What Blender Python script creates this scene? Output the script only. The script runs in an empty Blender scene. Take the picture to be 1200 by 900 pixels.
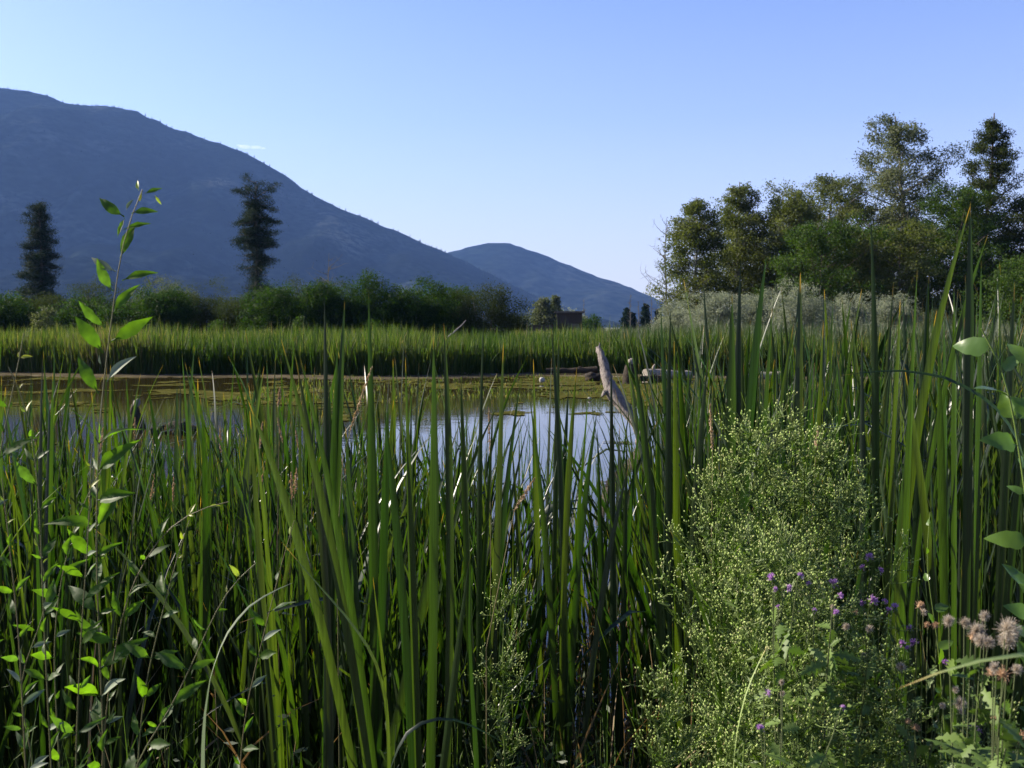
import bpy, math, random
import numpy as np
from mathutils import Vector, Matrix, Euler

R = math.radians
sc = bpy.context.scene
col = sc.collection
random.seed(7)
rng = np.random.default_rng(7)

# ------------------------------------------------------------------ camera, sky, sun, exposure
CAM_Z, F = 2.0, 1167.0
PITCH = math.atan(67 / F)
cam_d = bpy.data.cameras.new('camera')
cam = bpy.data.objects.new('camera', cam_d); col.objects.link(cam)
cam.location = (0, 0, CAM_Z)
cam.rotation_euler = (R(90) - PITCH, 0, 0)
cam_d.sensor_width = 36; cam_d.lens = 36 * F / 1200
cam_d.clip_start = 0.05; cam_d.clip_end = 30000
cam_d.dof.use_dof = True; cam_d.dof.focus_distance = 3.4; cam_d.dof.aperture_fstop = 11
sc.camera = cam

SUN_AZ = 70      # degrees left of the view direction
SUN_EL = 29
w = bpy.data.worlds.new('World'); sc.world = w; w.use_nodes = True
nt = w.node_tree; nt.nodes.clear()
sky = nt.nodes.new('ShaderNodeTexSky'); sky.sky_type = 'NISHITA'; sky.sun_disc = False
sky.sun_elevation = R(SUN_EL); sky.sun_rotation = R(-SUN_AZ)
sky.altitude = 400; sky.air_density = 1.0; sky.dust_density = 1.0; sky.ozone_density = 6.0
bgn = nt.nodes.new('ShaderNodeBackground'); bgn.inputs[1].default_value = 0.072
wo = nt.nodes.new('ShaderNodeOutputWorld')
tint_ = nt.nodes.new('ShaderNodeMixRGB'); tint_.blend_type = 'MULTIPLY'; tint_.inputs[0].default_value = 1; tint_.inputs[2].default_value = (1.06, .90, 1.03, 1)
nt.links.new(sky.outputs[0], tint_.inputs[1])
wtc = nt.nodes.new('ShaderNodeTexCoord'); wsp = nt.nodes.new('ShaderNodeSeparateXYZ'); nt.links.new(wtc.outputs['Generated'], wsp.inputs[0])
wrp = nt.nodes.new('ShaderNodeValToRGB'); we = wrp.color_ramp.elements; we.new(.08); we.new(.2)   # valley haze whitens the sky above the horizon
for k_, (p_, v_) in enumerate([(0, .85), (.09, .60), (.20, .20), (.36, 0)]): we[k_].position = p_; we[k_].color = (v_, v_, v_, 1)
wmx = nt.nodes.new('ShaderNodeMixRGB'); wmx.inputs[2].default_value = (3.5, 3.55, 4.0, 1)
nt.links.new(wsp.outputs[2], wrp.inputs[0]); nt.links.new(wrp.outputs[0], wmx.inputs[0]); nt.links.new(tint_.outputs[0], wmx.inputs[1])
nt.links.new(wmx.outputs[0], bgn.inputs[0]); nt.links.new(bgn.outputs[0], wo.inputs[0])
sd = bpy.data.lights.new('sun', 'SUN'); sd.energy = 5.0; sd.angle = R(0.5); sd.color = (1.0, 0.9, 0.74)
so = bpy.data.objects.new('sun', sd); col.objects.link(so)
to_sun = Vector((-math.sin(R(SUN_AZ)) * math.cos(R(SUN_EL)), math.cos(R(SUN_AZ)) * math.cos(R(SUN_EL)), math.sin(R(SUN_EL))))
so.rotation_euler = to_sun.to_track_quat('Z', 'Y').to_euler()
so.location = (-30, 20, 30)
sc.view_settings.view_transform = 'Standard'; sc.view_settings.look = 'None'
sc.view_settings.exposure = 1.68; sc.view_settings.gamma = 1; sc.view_settings.use_curve_mapping = False
sc.cycles.max_bounces = 6; sc.cycles.diffuse_bounces = 2; sc.cycles.glossy_bounces = 3
sc.cycles.transmission_bounces = 4; sc.cycles.transparent_max_bounces = 8; sc.cycles.volume_bounces = 0
sc.cycles.use_denoising = True

def at(px, py, Y):
    """world point on the line of sight through a pixel of the 1200x900 photograph, at depth Y"""
    u = (px - 600) / F; v = (450 - py) / F
    dy = math.cos(PITCH) + v * math.sin(PITCH); dz = v * math.cos(PITCH) - math.sin(PITCH)
    return Vector((u / dy * Y, Y, CAM_Z + dz / dy * Y))

# ------------------------------------------------------------------ helpers
def tag(o, label=None, cat=None, group=None, kind=None):
    if label: o['label'] = label
    if cat: o['category'] = cat
    if group: o['group'] = group
    if kind: o['kind'] = kind
    return o

def empty(name, loc=(0, 0, 0), label=None, cat=None, group=None):
    o = bpy.data.objects.new(name, None); col.objects.link(o); o.location = loc
    o.empty_display_size = 0.1
    return tag(o, label, cat, group)

class MB:
    """collects vertices and faces of ONE mesh; every vertex has a tint and a length coordinate"""
    def __init__(s): s.V = []; s.F4 = []; s.F3 = []; s.T = []; s.U = []; s.n = 0
    def add(s, V, F, tint=0.5, u=0.5):
        V = np.asarray(V, float).reshape(-1, 3); F = np.asarray(F, int)
        m = len(V)
        s.V.append(V)
        (s.F4 if F.shape[1] == 4 else s.F3).append(F + s.n)
        s.T.append(np.broadcast_to(np.asarray(tint, float), (m,)))
        s.U.append(np.broadcast_to(np.asarray(u, float), (m,)))
        s.n += m
        return s
    def mesh(s, name, mat, smooth=True):
        me = bpy.data.meshes.new(name)
        V = np.concatenate(s.V)
        loops = []; starts = []; k = 0
        for FF, c in ((s.F4, 4), (s.F3, 3)):
            if FF:
                a = np.concatenate(FF)
                loops.append(a.ravel()); starts.append(k + np.arange(len(a)) * c); k += a.size
        loops = np.concatenate(loops); starts = np.concatenate(starts)
        me.vertices.add(len(V)); me.vertices.foreach_set('co', V.astype(np.float32).ravel())
        me.loops.add(len(loops)); me.loops.foreach_set('vertex_index', loops.astype(np.int32))
        me.polygons.add(len(starts)); me.polygons.foreach_set('loop_start', starts.astype(np.int32))
        me.update(calc_edges=True)
        if smooth: me.polygons.foreach_set('use_smooth', np.ones(len(starts), bool))
        for nm, A in (('tint', s.T), ('along', s.U)):
            at_ = me.attributes.new(nm, 'FLOAT', 'POINT'); at_.data.foreach_set('value', np.concatenate(A).astype(np.float32))
        me.validate()
        if mat: me.materials.append(mat)
        return me
    def build(s, name, mat, parent=None, loc=None, smooth=True):
        o = bpy.data.objects.new(name, s.mesh(name, mat, smooth)); col.objects.link(o)
        if parent: o.parent = parent
        if loc is not None: o.location = loc
        return o

def tube(mb, pts, radii, sides=6, tint=0.5, cap=True):
    P = np.asarray([tuple(p) for p in pts], float); n = len(P)
    rad = np.broadcast_to(np.asarray(radii, float), (n,))
    T = np.gradient(P, axis=0); T /= np.linalg.norm(T, axis=1)[:, None] + 1e-9
    ref = np.array([0, 0, 1.0]) if abs(T[:, 2]).mean() < 0.7 else np.array([1.0, 0, 0])
    A = np.cross(T, ref); A /= np.linalg.norm(A, axis=1)[:, None] + 1e-9
    B = np.cross(T, A)
    a = np.arange(sides) * 2 * np.pi / sides
    V = (P[:, None] + rad[:, None, None] * (np.cos(a)[None, :, None] * A[:, None] + np.sin(a)[None, :, None] * B[:, None])).reshape(-1, 3)
    i = np.arange(n - 1)[:, None] * sides; j = np.arange(sides)[None]; j2 = (j + 1) % sides
    Fq = np.stack([i + j, i + j2, i + sides + j2, i + sides + j], -1).reshape(-1, 4)
    u = np.repeat(np.linspace(0, 1, n), sides)
    mb.add(V, Fq, tint, u)
    if cap and sides >= 4:
        for k in (0, n - 1):
            ring = V[k * sides:(k + 1) * sides]
            c = ring.mean(0)
            mb.add(np.vstack([ring, c]), [[q, (q + 1) % sides, sides] for q in range(sides)], tint, 0.5)

def unit(v): return v / (np.linalg.norm(v, axis=-1, keepdims=True) + 1e-9)

def leaves(mb, C, size, aspect=0.45, D=None, up=0.0, tint=None, r=rng):
    """diamond leaf faces at centres C"""
    n = len(C)
    if D is None: D = unit(r.normal(size=(n, 3)) + np.array([0, 0, up]))
    N = unit(np.cross(D, unit(r.normal(size=(n, 3)))))
    sz = size * r.uniform(0.6, 1.35, n)[:, None]
    W = np.cross(D, N)
    a = C - D * sz * .5; b = C + W * sz * aspect * .5 + N * sz * .06; c = C + D * sz * .5; d = C - W * sz * aspect * .5 + N * sz * .06
    V = np.stack([a, b, c, d], 1).reshape(-1, 3)
    Fq = np.arange(4 * n).reshape(-1, 4)
    if tint is None: tint = r.uniform(0, 1, n)
    mb.add(V, Fq, np.repeat(tint, 4), np.tile([0, .5, 1, .5], n))

def blades(mb, base, H, W, az, tilt, bend, face, twist, rings=12, cols=3, tint=None, fold=0.18, r=rng, taper=0.42, kink=None):
    """vectorised strap leaves"""
    n = len(base)
    t = np.linspace(0, 1, rings)[None]
    th = tilt[:, None] + bend[:, None] * t ** 2
    if kink is not None:
        th = th + kink[:, None] * (1 / (1 + np.exp(-(t - 0.72) * 40)))
    ds = H[:, None] / (rings - 1)
    hx = np.concatenate([np.zeros((n, 1)), np.cumsum((np.sin(th[:, :-1])) * ds, 1)], 1)
    hz = np.concatenate([np.zeros((n, 1)), np.cumsum((np.cos(th[:, :-1])) * ds, 1)], 1)
    ca, sa = np.cos(az)[:, None], np.sin(az)[:, None]
    P = np.stack([base[:, 0:1] + hx * ca, base[:, 1:2] + hx * sa, base[:, 2:3] + hz], -1)
    T = np.stack([np.sin(th) * ca, np.sin(th) * sa, np.cos(th)], -1)
    ph = face[:, None] + twist[:, None] * t
    Wd = np.stack([np.cos(ph), np.sin(ph), np.zeros_like(ph)], -1)
    Wd = unit(Wd - (Wd * T).sum(-1, keepdims=True) * T)
    N = np.cross(T, Wd)
    wt = W[:, None] * np.minimum(1, ((1 - t) / taper) ** 0.75) * (0.72 + 0.28 * np.minimum(1, t / 0.25)) * .5
    V = []
    for c in range(cols):
        s = -1 + 2 * c / (cols - 1)
        off = P + Wd * (wt * s)[..., None]
        if cols == 3 and c == 1: off = off + N * (wt * 2 * fold)[..., None]
        V.append(off)
    V = np.stack(V, 2).reshape(-1, 3)
    b = (np.arange(n) * rings * cols)[:, None, None]
    i = (np.arange(rings - 1) * cols)[None, :, None]; j = np.arange(cols - 1)[None, None]
    q = b + i + j
    Fq = np.stack([q, q + 1, q + cols + 1, q + cols], -1).reshape(-1, 4)
    if tint is None: tint = r.uniform(0, 1, n)
    mb.add(V, Fq, np.repeat(tint, rings * cols), np.tile(np.repeat(t[0], cols), n))

def path_blade(mb, pts, width, face=None, n=22, taper=0.4, fold=0.15, tint=0.5):
    """strap leaf along a smooth curve through pts"""
    P = np.asarray([tuple(p) for p in pts], float)
    d = np.r_[0, np.cumsum(np.linalg.norm(np.diff(P, axis=0), axis=1))]; d /= d[-1]
    t = np.linspace(0, 1, n)
    # Catmull-Rom style smoothing by quadratic fit through cubic interpolation
    if len(P) == 2: Q = P[0] + (P[1] - P[0]) * t[:, None]
    else:
        k = len(P) - 1
        Q = np.stack([np.polyval(np.polyfit(d, P[:, c], k), t) for c in range(3)], -1) if k <= 3 else \
            np.stack([np.interp(t, d, P[:, c]) for c in range(3)], -1)
    T = unit(np.gradient(Q, axis=0))
    fc = np.array(face if face is not None else (1.0, 0.15, 0.0), float)
    Wd = unit(fc - (T @ fc)[:, None] * T); N = np.cross(T, Wd)
    wt = width * np.minimum(1, ((1 - t) / taper) ** 0.75) * (0.75 + 0.25 * np.minimum(1, t / .25)) * .5
    V = np.stack([Q - Wd * wt[:, None], Q + N * (wt * 2 * fold)[:, None], Q + Wd * wt[:, None]], 1).reshape(-1, 3)
    i = np.arange(n - 1)[:, None] * 3; j = np.arange(2)[None]; q = i + j
    mb.add(V, np.stack([q, q + 1, q + 4, q + 3], -1).reshape(-1, 4), tint, np.repeat(t, 3))

def fbm(x, y, seed, octaves=4, base=1.0):
    out = np.zeros(np.broadcast(x, y).shape); amp = 1; fr = base; tot = 0
    for o in range(octaves):
        g = np.random.default_rng(seed * 31 + o).uniform(-1, 1, (257, 257))
        X = (x * fr) % 256; Y = (y * fr) % 256
        xi = X.astype(int); yi = Y.astype(int); fx = X - xi; fy = Y - yi
        fx = fx * fx * (3 - 2 * fx); fy = fy * fy * (3 - 2 * fy)
        x2 = (xi + 1) % 257; y2 = (yi + 1) % 257
        out += amp * ((g[xi, yi] * (1 - fx) + g[x2, yi] * fx) * (1 - fy) + (g[xi, y2] * (1 - fx) + g[x2, y2] * fx) * fy)
        tot += amp; amp *= .5; fr *= 2.03
    return out / tot

# ------------------------------------------------------------------ materials
def new_mat(name):
    m = bpy.data.materials.new(name); m.use_nodes = True
    nt = m.node_tree; nt.nodes.clear()
    return m, nt, nt.nodes, nt.links

def leaf_mat(name, stops, rough=0.45, trans=0.35, tcol=(1.25, 1.5, .5), spec=0.4, tip=None, base=None, use_obj=True, noise=0.0, nscale=6.0, stretch=(1, 1, 1)):
    """stops = colours mixed by the tint attribute + object random; trans = light passing through the leaf"""
    m, nt, N, L = new_mat(name)
    att = N.new('ShaderNodeAttribute'); att.attribute_name = 'tint'
    val = att.outputs['Fac']
    if use_obj:
        oi = N.new('ShaderNodeObjectInfo'); a = N.new('ShaderNodeMath'); a.operation = 'ADD'
        L.new(val, a.inputs[0]); L.new(oi.outputs['Random'], a.inputs[1])
        b = N.new('ShaderNodeMath'); b.operation = 'FRACT'; L.new(a.outputs[0], b.inputs[0]); val = b.outputs[0]
    rp = N.new('ShaderNodeValToRGB'); L.new(val, rp.inputs[0])
    el = rp.color_ramp.elements
    while len(el) < len(stops): el.new(0.5)
    for k, s in enumerate(stops):
        el[k].position = k / (len(stops) - 1); el[k].color = (*[q * .74 for q in s], 1)
    c = rp.outputs[0]
    if noise:
        tc = N.new('ShaderNodeTexCoord'); nz = N.new('ShaderNodeTexNoise'); nz.inputs['Scale'].default_value = nscale; nz.inputs['Detail'].default_value = 4
        mp_ = N.new('ShaderNodeMapping'); mp_.inputs['Scale'].default_value = stretch; L.new(tc.outputs['Object'], mp_.inputs[0]); L.new(mp_.outputs[0], nz.inputs['Vector'])
        mr = N.new('ShaderNodeMapRange'); mr.inputs[1].default_value = .3; mr.inputs[2].default_value = .7
        mr.inputs[3].default_value = 1 - noise; mr.inputs[4].default_value = 1 + noise
        L.new(nz.outputs[0], mr.inputs[0])
        hs = N.new('ShaderNodeHueSaturation'); L.new(c, hs.inputs['Color']); L.new(mr.outputs[0], hs.inputs['Value']); c = hs.outputs[0]
    if tip or base:
        al = N.new('ShaderNodeAttribute'); al.attribute_name = 'along'
    if tip:
        # dried tip whose length differs from blade to blade
        mm = N.new('ShaderNodeMath'); mm.operation = 'MULTIPLY_ADD'; L.new(val, mm.inputs[0]); mm.inputs[1].default_value = -0.035; mm.inputs[2].default_value = 1.0
        st = N.new('ShaderNodeMapRange'); L.new(al.outputs['Fac'], st.inputs[0]); L.new(mm.outputs[0], st.inputs[1])
        ad = N.new('ShaderNodeMath'); ad.operation = 'ADD'; L.new(mm.outputs[0], ad.inputs[0]); ad.inputs[1].default_value = 0.03; L.new(ad.outputs[0], st.inputs[2])
        mx = N.new('ShaderNodeMixRGB'); L.new(st.outputs[0], mx.inputs[0]); L.new(c, mx.inputs[1]); mx.inputs[2].default_value = (*tip, 1); c = mx.outputs[0]
    if base:
        st = N.new('ShaderNodeMapRange'); L.new(al.outputs['Fac'], st.inputs[0]); st.inputs[1].default_value = 0.05; st.inputs[2].default_value = 0.24
        st.inputs[3].default_value = 0.75; st.inputs[4].default_value = 0
        mx = N.new('ShaderNodeMixRGB'); L.new(st.outputs[0], mx.inputs[0]); L.new(c, mx.inputs[1]); mx.inputs[2].default_value = (*base, 1); c = mx.outputs[0]
    p = N.new('ShaderNodeBsdfPrincipled'); L.new(c, p.inputs['Base Color']); p.inputs['Roughness'].default_value = rough
    p.inputs['Specular IOR Level'].default_value = spec
    out = N.new('ShaderNodeOutputMaterial')
    if trans:
        tr = N.new('ShaderNodeBsdfTranslucent')
        mc = N.new('ShaderNodeMixRGB'); mc.blend_type = 'MULTIPLY'; mc.inputs[0].default_value = 1
        L.new(c, mc.inputs[1]); mc.inputs[2].default_value = (*tcol, 1)
        L.new(mc.outputs[0], tr.inputs['Color'])
        ms = N.new('ShaderNodeMixShader'); ms.inputs[0].default_value = trans
        L.new(p.outputs[0], ms.inputs[1]); L.new(tr.outputs[0], ms.inputs[2]); L.new(ms.outputs[0], out.inputs[0])
    else: L.new(p.outputs[0], out.inputs[0])
    return m

def rough_mat(name, stops, scale=4.0, rough=0.85, stretch=(1, 1, 1), bump=0.3, detail=8, bscale=None, spec=.3, coord='Object', pos=None):
    m, nt, N, L = new_mat(name)
    tc = N.new('ShaderNodeTexCoord'); mp = N.new('ShaderNodeMapping'); mp.inputs['Scale'].default_value = stretch
    L.new(tc.outputs[coord], mp.inputs[0])
    nz = N.new('ShaderNodeTexNoise'); nz.inputs['Scale'].default_value = scale; nz.inputs['Detail'].default_value = detail; nz.inputs['Roughness'].default_value = .65
    L.new(mp.outputs[0], nz.inputs['Vector'])
    rp = N.new('ShaderNodeValToRGB'); el = rp.color_ramp.elements
    while len(el) < len(stops): el.new(.5)
    for k, s in enumerate(stops):
        el[k].position = pos[k] if pos else .3 + .4 * k / (len(stops) - 1); el[k].color = (*s, 1)
    L.new(nz.outputs[0], rp.inputs[0])
    p = N.new('ShaderNodeBsdfPrincipled'); L.new(rp.outputs[0], p.inputs['Base Color']); p.inputs['Roughness'].default_value = rough
    p.inputs['Specular IOR Level'].default_value = spec
    if bump:
        nb = N.new('ShaderNodeTexNoise'); nb.inputs['Scale'].default_value = bscale or scale * 3; nb.inputs['Detail'].default_value = 6
        L.new(mp.outputs[0], nb.inputs['Vector'])
        bp = N.new('ShaderNodeBump'); bp.inputs['Strength'].default_value = bump; bp.inputs['Distance'].default_value = .05
        L.new(nb.outputs[0], bp.inputs['Height']); L.new(bp.outputs[0], p.inputs['Normal'])
    out = N.new('ShaderNodeOutputMaterial'); L.new(p.outputs[0], out.inputs[0])
    return m

M = {}
M['cattail'] = leaf_mat('cattail_leaf', [(.007, .019, .008), (.010, .028, .008), (.020, .042, .008), (.012, .026, .013), (.032, .052, .010), (.022, .034, .024)], rough=.36, trans=.40, tcol=(2.7, 2.85, .4), spec=.45, tip=(.30, .17, .05), base=(.30, .25, .09), noise=.38, nscale=40, stretch=(6, 6, .09))
M['deadreed'] = leaf_mat('dry_leaf', [(.26, .18, .08), (.18, .12, .05), (.32, .24, .12)], rough=.7, trans=.25, tcol=(1.2, 1, .7))
M['pale_blade'] = leaf_mat('pale_blade', [(.36, .46, .18), (.40, .50, .2)], rough=.45, trans=.4, tcol=(1.7, 1.8, .7), tip=(.8, .56, .22))
M['willow'] = leaf_mat('willow_leaf', [(.035, .075, .015), (.045, .09, .013), (.055, .105, .015), (.04, .08, .03)], rough=.55, trans=.5, tcol=(2.9, 3.3, .45), spec=.25, noise=.3, nscale=60)
M['willow_young'] = leaf_mat('willow_young_leaf', [(.35, .33, .05), (.30, .38, .06)], rough=.5, trans=.4)
M['silver'] = leaf_mat('silver_leaf', [(.18, .23, .15), (.24, .28, .2), (.13, .19, .10)], rough=.7, spec=.2, trans=.25, tcol=(1, 1.1, .8))
M['weed'] = leaf_mat('weed_leaf', [(.07, .125, .018), (.10, .165, .026), (.13, .20, .04)], rough=.6, trans=.3, tcol=(1.2, 1.4, .5))
M['bud'] = leaf_mat('bud', [(.36, .50, .10), (.50, .60, .20), (.26, .42, .06), (.54, .52, .24)], rough=.7, trans=.2, tcol=(1.1, 1.1, .7))
M['stemgreen'] = leaf_mat('green_stem', [(.10, .16, .025), (.14, .20, .035)], rough=.55, trans=0)
M['stemdark'] = leaf_mat('thistle_stem', [(.075, .10, .035), (.09, .11, .05)], rough=.8, trans=0, spec=.1)
M['stemtan'] = leaf_mat('tan_stem', [(.15, .12, .05), (.12, .12, .04)], rough=.6, trans=0)
M['seed'] = leaf_mat('seed_spike', [(.38, .27, .17), (.46, .34, .22)], rough=.8, trans=.25, tcol=(1.2, 1, .7))
M['purple'] = leaf_mat('thistle_petal', [(.44, .24, .50), (.54, .33, .60), (.42, .25, .52)], rough=.7, trans=.35, tcol=(1.3, 1, 1.4))
M['fluff'] = leaf_mat('thistle_down', [(.50, .45, .38), (.40, .33, .25), (.68, .65, .58)], rough=.9, trans=.4, tcol=(1.1, 1, .9))
M['fluffbrown'] = leaf_mat('thistle_brown', [(.40, .25, .14), (.55, .36, .22)], rough=.9, trans=.3, tcol=(1.1, 1, .9))
M['bigleaf'] = leaf_mat('broad_leaf', [(.07, .14, .018), (.10, .18, .02), (.07, .14, .03)], rough=.3, trans=.42, tcol=(1.5, 1.7, .3), spec=.6, noise=.1, nscale=15)
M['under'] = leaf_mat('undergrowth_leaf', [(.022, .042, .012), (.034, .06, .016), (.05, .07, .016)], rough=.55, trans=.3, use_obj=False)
M['reed_far'] = leaf_mat('far_reed', [(.024, .056, .012), (.046, .088, .017), (.085, .122, .03), (.12, .14, .045), (.20, .165, .10)], rough=.7, trans=.40, spec=.15, tcol=(1.5, 1.55, .55), use_obj=False)
M['greyreed'] = leaf_mat('grey_green_plants', [(.05, .075, .03), (.08, .10, .05), (.12, .14, .085)], rough=.6, trans=.25, tcol=(1.1, 1.2, .7), use_obj=False)
M['bush_dark'] = leaf_mat('bush_leaf', [(.010, .026, .005), (.020, .046, .008), (.044, .082, .012)], rough=.7, trans=.4, tcol=(1.6, 1.8, .35), use_obj=False, spec=.1)
M['bush_olive'] = leaf_mat('bush_olive_leaf', [(.024, .034, .010), (.038, .050, .015), (.055, .066, .02)], rough=.8, trans=.35, spec=.1, use_obj=False)
M['bush_silver'] = leaf_mat('silver_bush_leaf', [(.18, .21, .145), (.26, .29, .21), (.36, .38, .30)], rough=.9, trans=.4, spec=0, tcol=(1, 1.05, .8), use_obj=False)
M['poplar'] = leaf_mat('poplar_leaf', [(.036, .052, .012), (.062, .080, .020), (.095, .115, .034), (.16, .175, .10)], rough=.7, trans=.38, tcol=(1.5, 1.6, .5), use_obj=False, spec=.12)
M['poplar_grey'] = leaf_mat('pale_poplar_leaf', [(.045, .060, .025), (.08, .098, .045), (.17, .185, .125)], rough=.7, trans=.35, tcol=(1.3, 1.4, .6), use_obj=False, spec=.15)
M['poplar_green'] = leaf_mat('green_tree_leaf', [(.026, .050, .010), (.040, .072, .013), (.06, .10, .018)], rough=.7, trans=.38, spec=.12, use_obj=False)
M['needle'] = leaf_mat('pine_needles', [(.008, .020, .008), (.014, .032, .012), (.024, .044, .016)], rough=.8, trans=.1, spec=.08, use_obj=False)
M['bark'] = rough_mat('bark', [(.05, .04, .03), (.13, .10, .08)], scale=6, stretch=(4, 4, .6))
M['bark_grey'] = rough_mat('grey_bark', [(.10, .095, .08), (.22, .205, .18)], scale=5, stretch=(3, 3, .7))
M['twig'] = rough_mat('grey_twig', [(.06, .055, .045), (.12, .11, .09)], scale=5)
M['drift'] = rough_mat('driftwood', [(.05, .04, .035), (.17, .145, .13), (.26, .23, .21)], scale=5, stretch=(5, 5, .55), bump=.8, bscale=16, pos=[.3, .5, .72])
M['log_pale'] = rough_mat('pale_log', [(.12, .10, .085), (.28, .255, .22)], scale=3, stretch=(.5, 5, 5), bump=.6)
M['log_dark'] = rough_mat('wet_dark_log', [(.015, .014, .012), (.05, .04, .03)], scale=6, rough=.9, spec=.05)
M['shed'] = rough_mat('shed_boards', [(.022, .015, .010), (.05, .034, .022)], scale=2, stretch=(8, 8, .4))
M['roof'] = rough_mat('shed_roof', [(.05, .04, .03), (.11, .09, .07)], scale=3)
M['stone'] = rough_mat('stone', [(.25, .24, .22), (.5, .48, .45)], scale=9)
M['white_stone'] = rough_mat('white_stone', [(.22, .21, .19), (.36, .35, .33)], scale=9)

# ground
m, nt, N, L = new_mat('ground_soil')
tc = N.new('ShaderNodeTexCoord')
n1 = N.new('ShaderNodeTexNoise'); n1.inputs['Scale'].default_value = .35; n1.inputs['Detail'].default_value = 10; n1.inputs['Roughness'].default_value = .7
n2 = N.new('ShaderNodeTexNoise'); n2.inputs['Scale'].default_value = 14; n2.inputs['Detail'].default_value = 8
L.new(tc.outputs['Object'], n1.inputs['Vector']); L.new(tc.outputs['Object'], n2.inputs['Vector'])
r1 = N.new('ShaderNodeValToRGB'); e = r1.color_ramp.elements
e[0].position = .4; e[0].color = (.10, .085, .05, 1); e[1].position = .6; e[1].color = (.09, .12, .035, 1)
r2 = N.new('ShaderNodeValToRGB'); e = r2.color_ramp.elements
e[0].position = .35; e[0].color = (.55, .55, .55, 1); e[1].position = .7; e[1].color = (1.35, 1.3, 1.2, 1)
mx = N.new('ShaderNodeMixRGB'); mx.blend_type = 'MULTIPLY'; mx.inputs[0].default_value = 1
L.new(n1.outputs[0], r1.inputs[0]); L.new(n2.outputs[0], r2.inputs[0]); L.new(r1.outputs[0], mx.inputs[1]); L.new(r2.outputs[0], mx.inputs[2])
p = N.new('ShaderNodeBsdfPrincipled'); p.inputs['Roughness'].default_value = .95; L.new(mx.outputs[0], p.inputs['Base Color'])
bp = N.new('ShaderNodeBump'); bp.inputs['Strength'].default_value = .6; bp.inputs['Distance'].default_value = .04
L.new(n2.outputs[0], bp.inputs['Height']); L.new(bp.outputs[0], p.inputs['Normal'])
o_ = N.new('ShaderNodeOutputMaterial'); L.new(p.outputs[0], o_.inputs[0]); M['ground'] = m
M['mud'] = rough_mat('mud_bank', [(.02, .018, .012), (.06, .05, .03), (.14, .12, .08)], scale=1.6, rough=1, bump=.9, bscale=9, spec=0, stretch=(.5, 1.6, 1))

# water: dark murk under a mirror-like, barely rippled surface
m, nt, N, L = new_mat('pond_water')
tc = N.new('ShaderNodeTexCoord'); mp = N.new('ShaderNodeMapping'); mp.inputs['Scale'].default_value = (1, 1.6, 1)
L.new(tc.outputs['Object'], mp.inputs[0])
nz = N.new('ShaderNodeTexNoise'); nz.inputs['Scale'].default_value = 1.6; nz.inputs['Detail'].default_value = 4; L.new(mp.outputs[0], nz.inputs['Vector'])
bp = N.new('ShaderNodeBump'); bp.inputs['Strength'].default_value = .10; bp.inputs['Distance'].default_value = .02
L.new(nz.outputs[0], bp.inputs['Height'])
p = N.new('ShaderNodeBsdfPrincipled'); p.inputs['Base Color'].default_value = (.028, .022, .008, 1); p.inputs['Roughness'].default_value = .03
p.inputs['IOR'].default_value = 1.33; L.new(bp.outputs[0], p.inputs['Normal'])
o_ = N.new('ShaderNodeOutputMaterial'); L.new(p.outputs[0], o_.inputs[0]); M['water'] = m
M['algae'] = rough_mat('algae', [(.026, .026, .007), (.045, .045, .011), (.11, .10, .035)], scale=3, spec=0, rough=1, bump=.6, bscale=20)

# mountains: dark conifer forest with bare rocky meadows
def hill_mat(name, dark, mid, bare, scale):
    m, nt, N, L = new_mat(name)
    tc = N.new('ShaderNodeTexCoord'); mp = N.new('ShaderNodeMapping'); mp.inputs['Scale'].default_value = (1, .8, 1.6)
    mp.inputs['Rotation'].default_value = (0, R(35), 0); L.new(tc.outputs['Object'], mp.inputs[0])
    a = N.new('ShaderNodeTexNoise'); a.inputs['Scale'].default_value = scale; a.inputs['Detail'].default_value = 9; a.inputs['Roughness'].default_value = .62
    b = N.new('ShaderNodeTexNoise'); b.inputs['Scale'].default_value = scale * 14; b.inputs['Detail'].default_value = 5
    L.new(mp.outputs[0], a.inputs['Vector']); L.new(mp.outputs[0], b.inputs['Vector'])
    r1 = N.new('ShaderNodeValToRGB'); e = r1.color_ramp.elements; e.new(.5)
    e[0].position = .40; e[0].color = (*dark, 1); e[1].position = .54; e[1].color = (*mid, 1); e[2].position = .74; e[2].color = (*bare, 1)
    r2 = N.new('ShaderNodeValToRGB'); e = r2.color_ramp.elements
    e[0].position = .38; e[0].color = (.2, .25, .2, 1); e[1].position = .62; e[1].color = (1.7, 1.7, 1.7, 1)
    L.new(a.outputs[0], r1.inputs[0]); L.new(b.outputs[0], r2.inputs[0])
    mx = N.new('ShaderNodeMixRGB'); mx.blend_type = 'MULTIPLY'; mx.inputs[0].default_value = 1
    L.new(r1.outputs[0], mx.inputs[1]); L.new(r2.outputs[0], mx.inputs[2])
    p = N.new('ShaderNodeBsdfDiffuse'); L.new(mx.outputs[0], p.inputs[0])
    o = N.new('ShaderNodeOutputMaterial'); L.new(p.outputs[0], o.inputs[0]); return m
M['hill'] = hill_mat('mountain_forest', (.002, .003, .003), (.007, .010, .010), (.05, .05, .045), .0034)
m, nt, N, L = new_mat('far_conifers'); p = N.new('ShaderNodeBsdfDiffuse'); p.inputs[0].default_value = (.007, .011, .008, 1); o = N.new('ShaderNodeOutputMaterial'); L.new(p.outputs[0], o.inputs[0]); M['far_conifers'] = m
M['hill2'] = hill_mat('far_mountain_forest', (.004, .007, .006), (.010, .013, .012), (.03, .03, .026), .0018)

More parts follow.
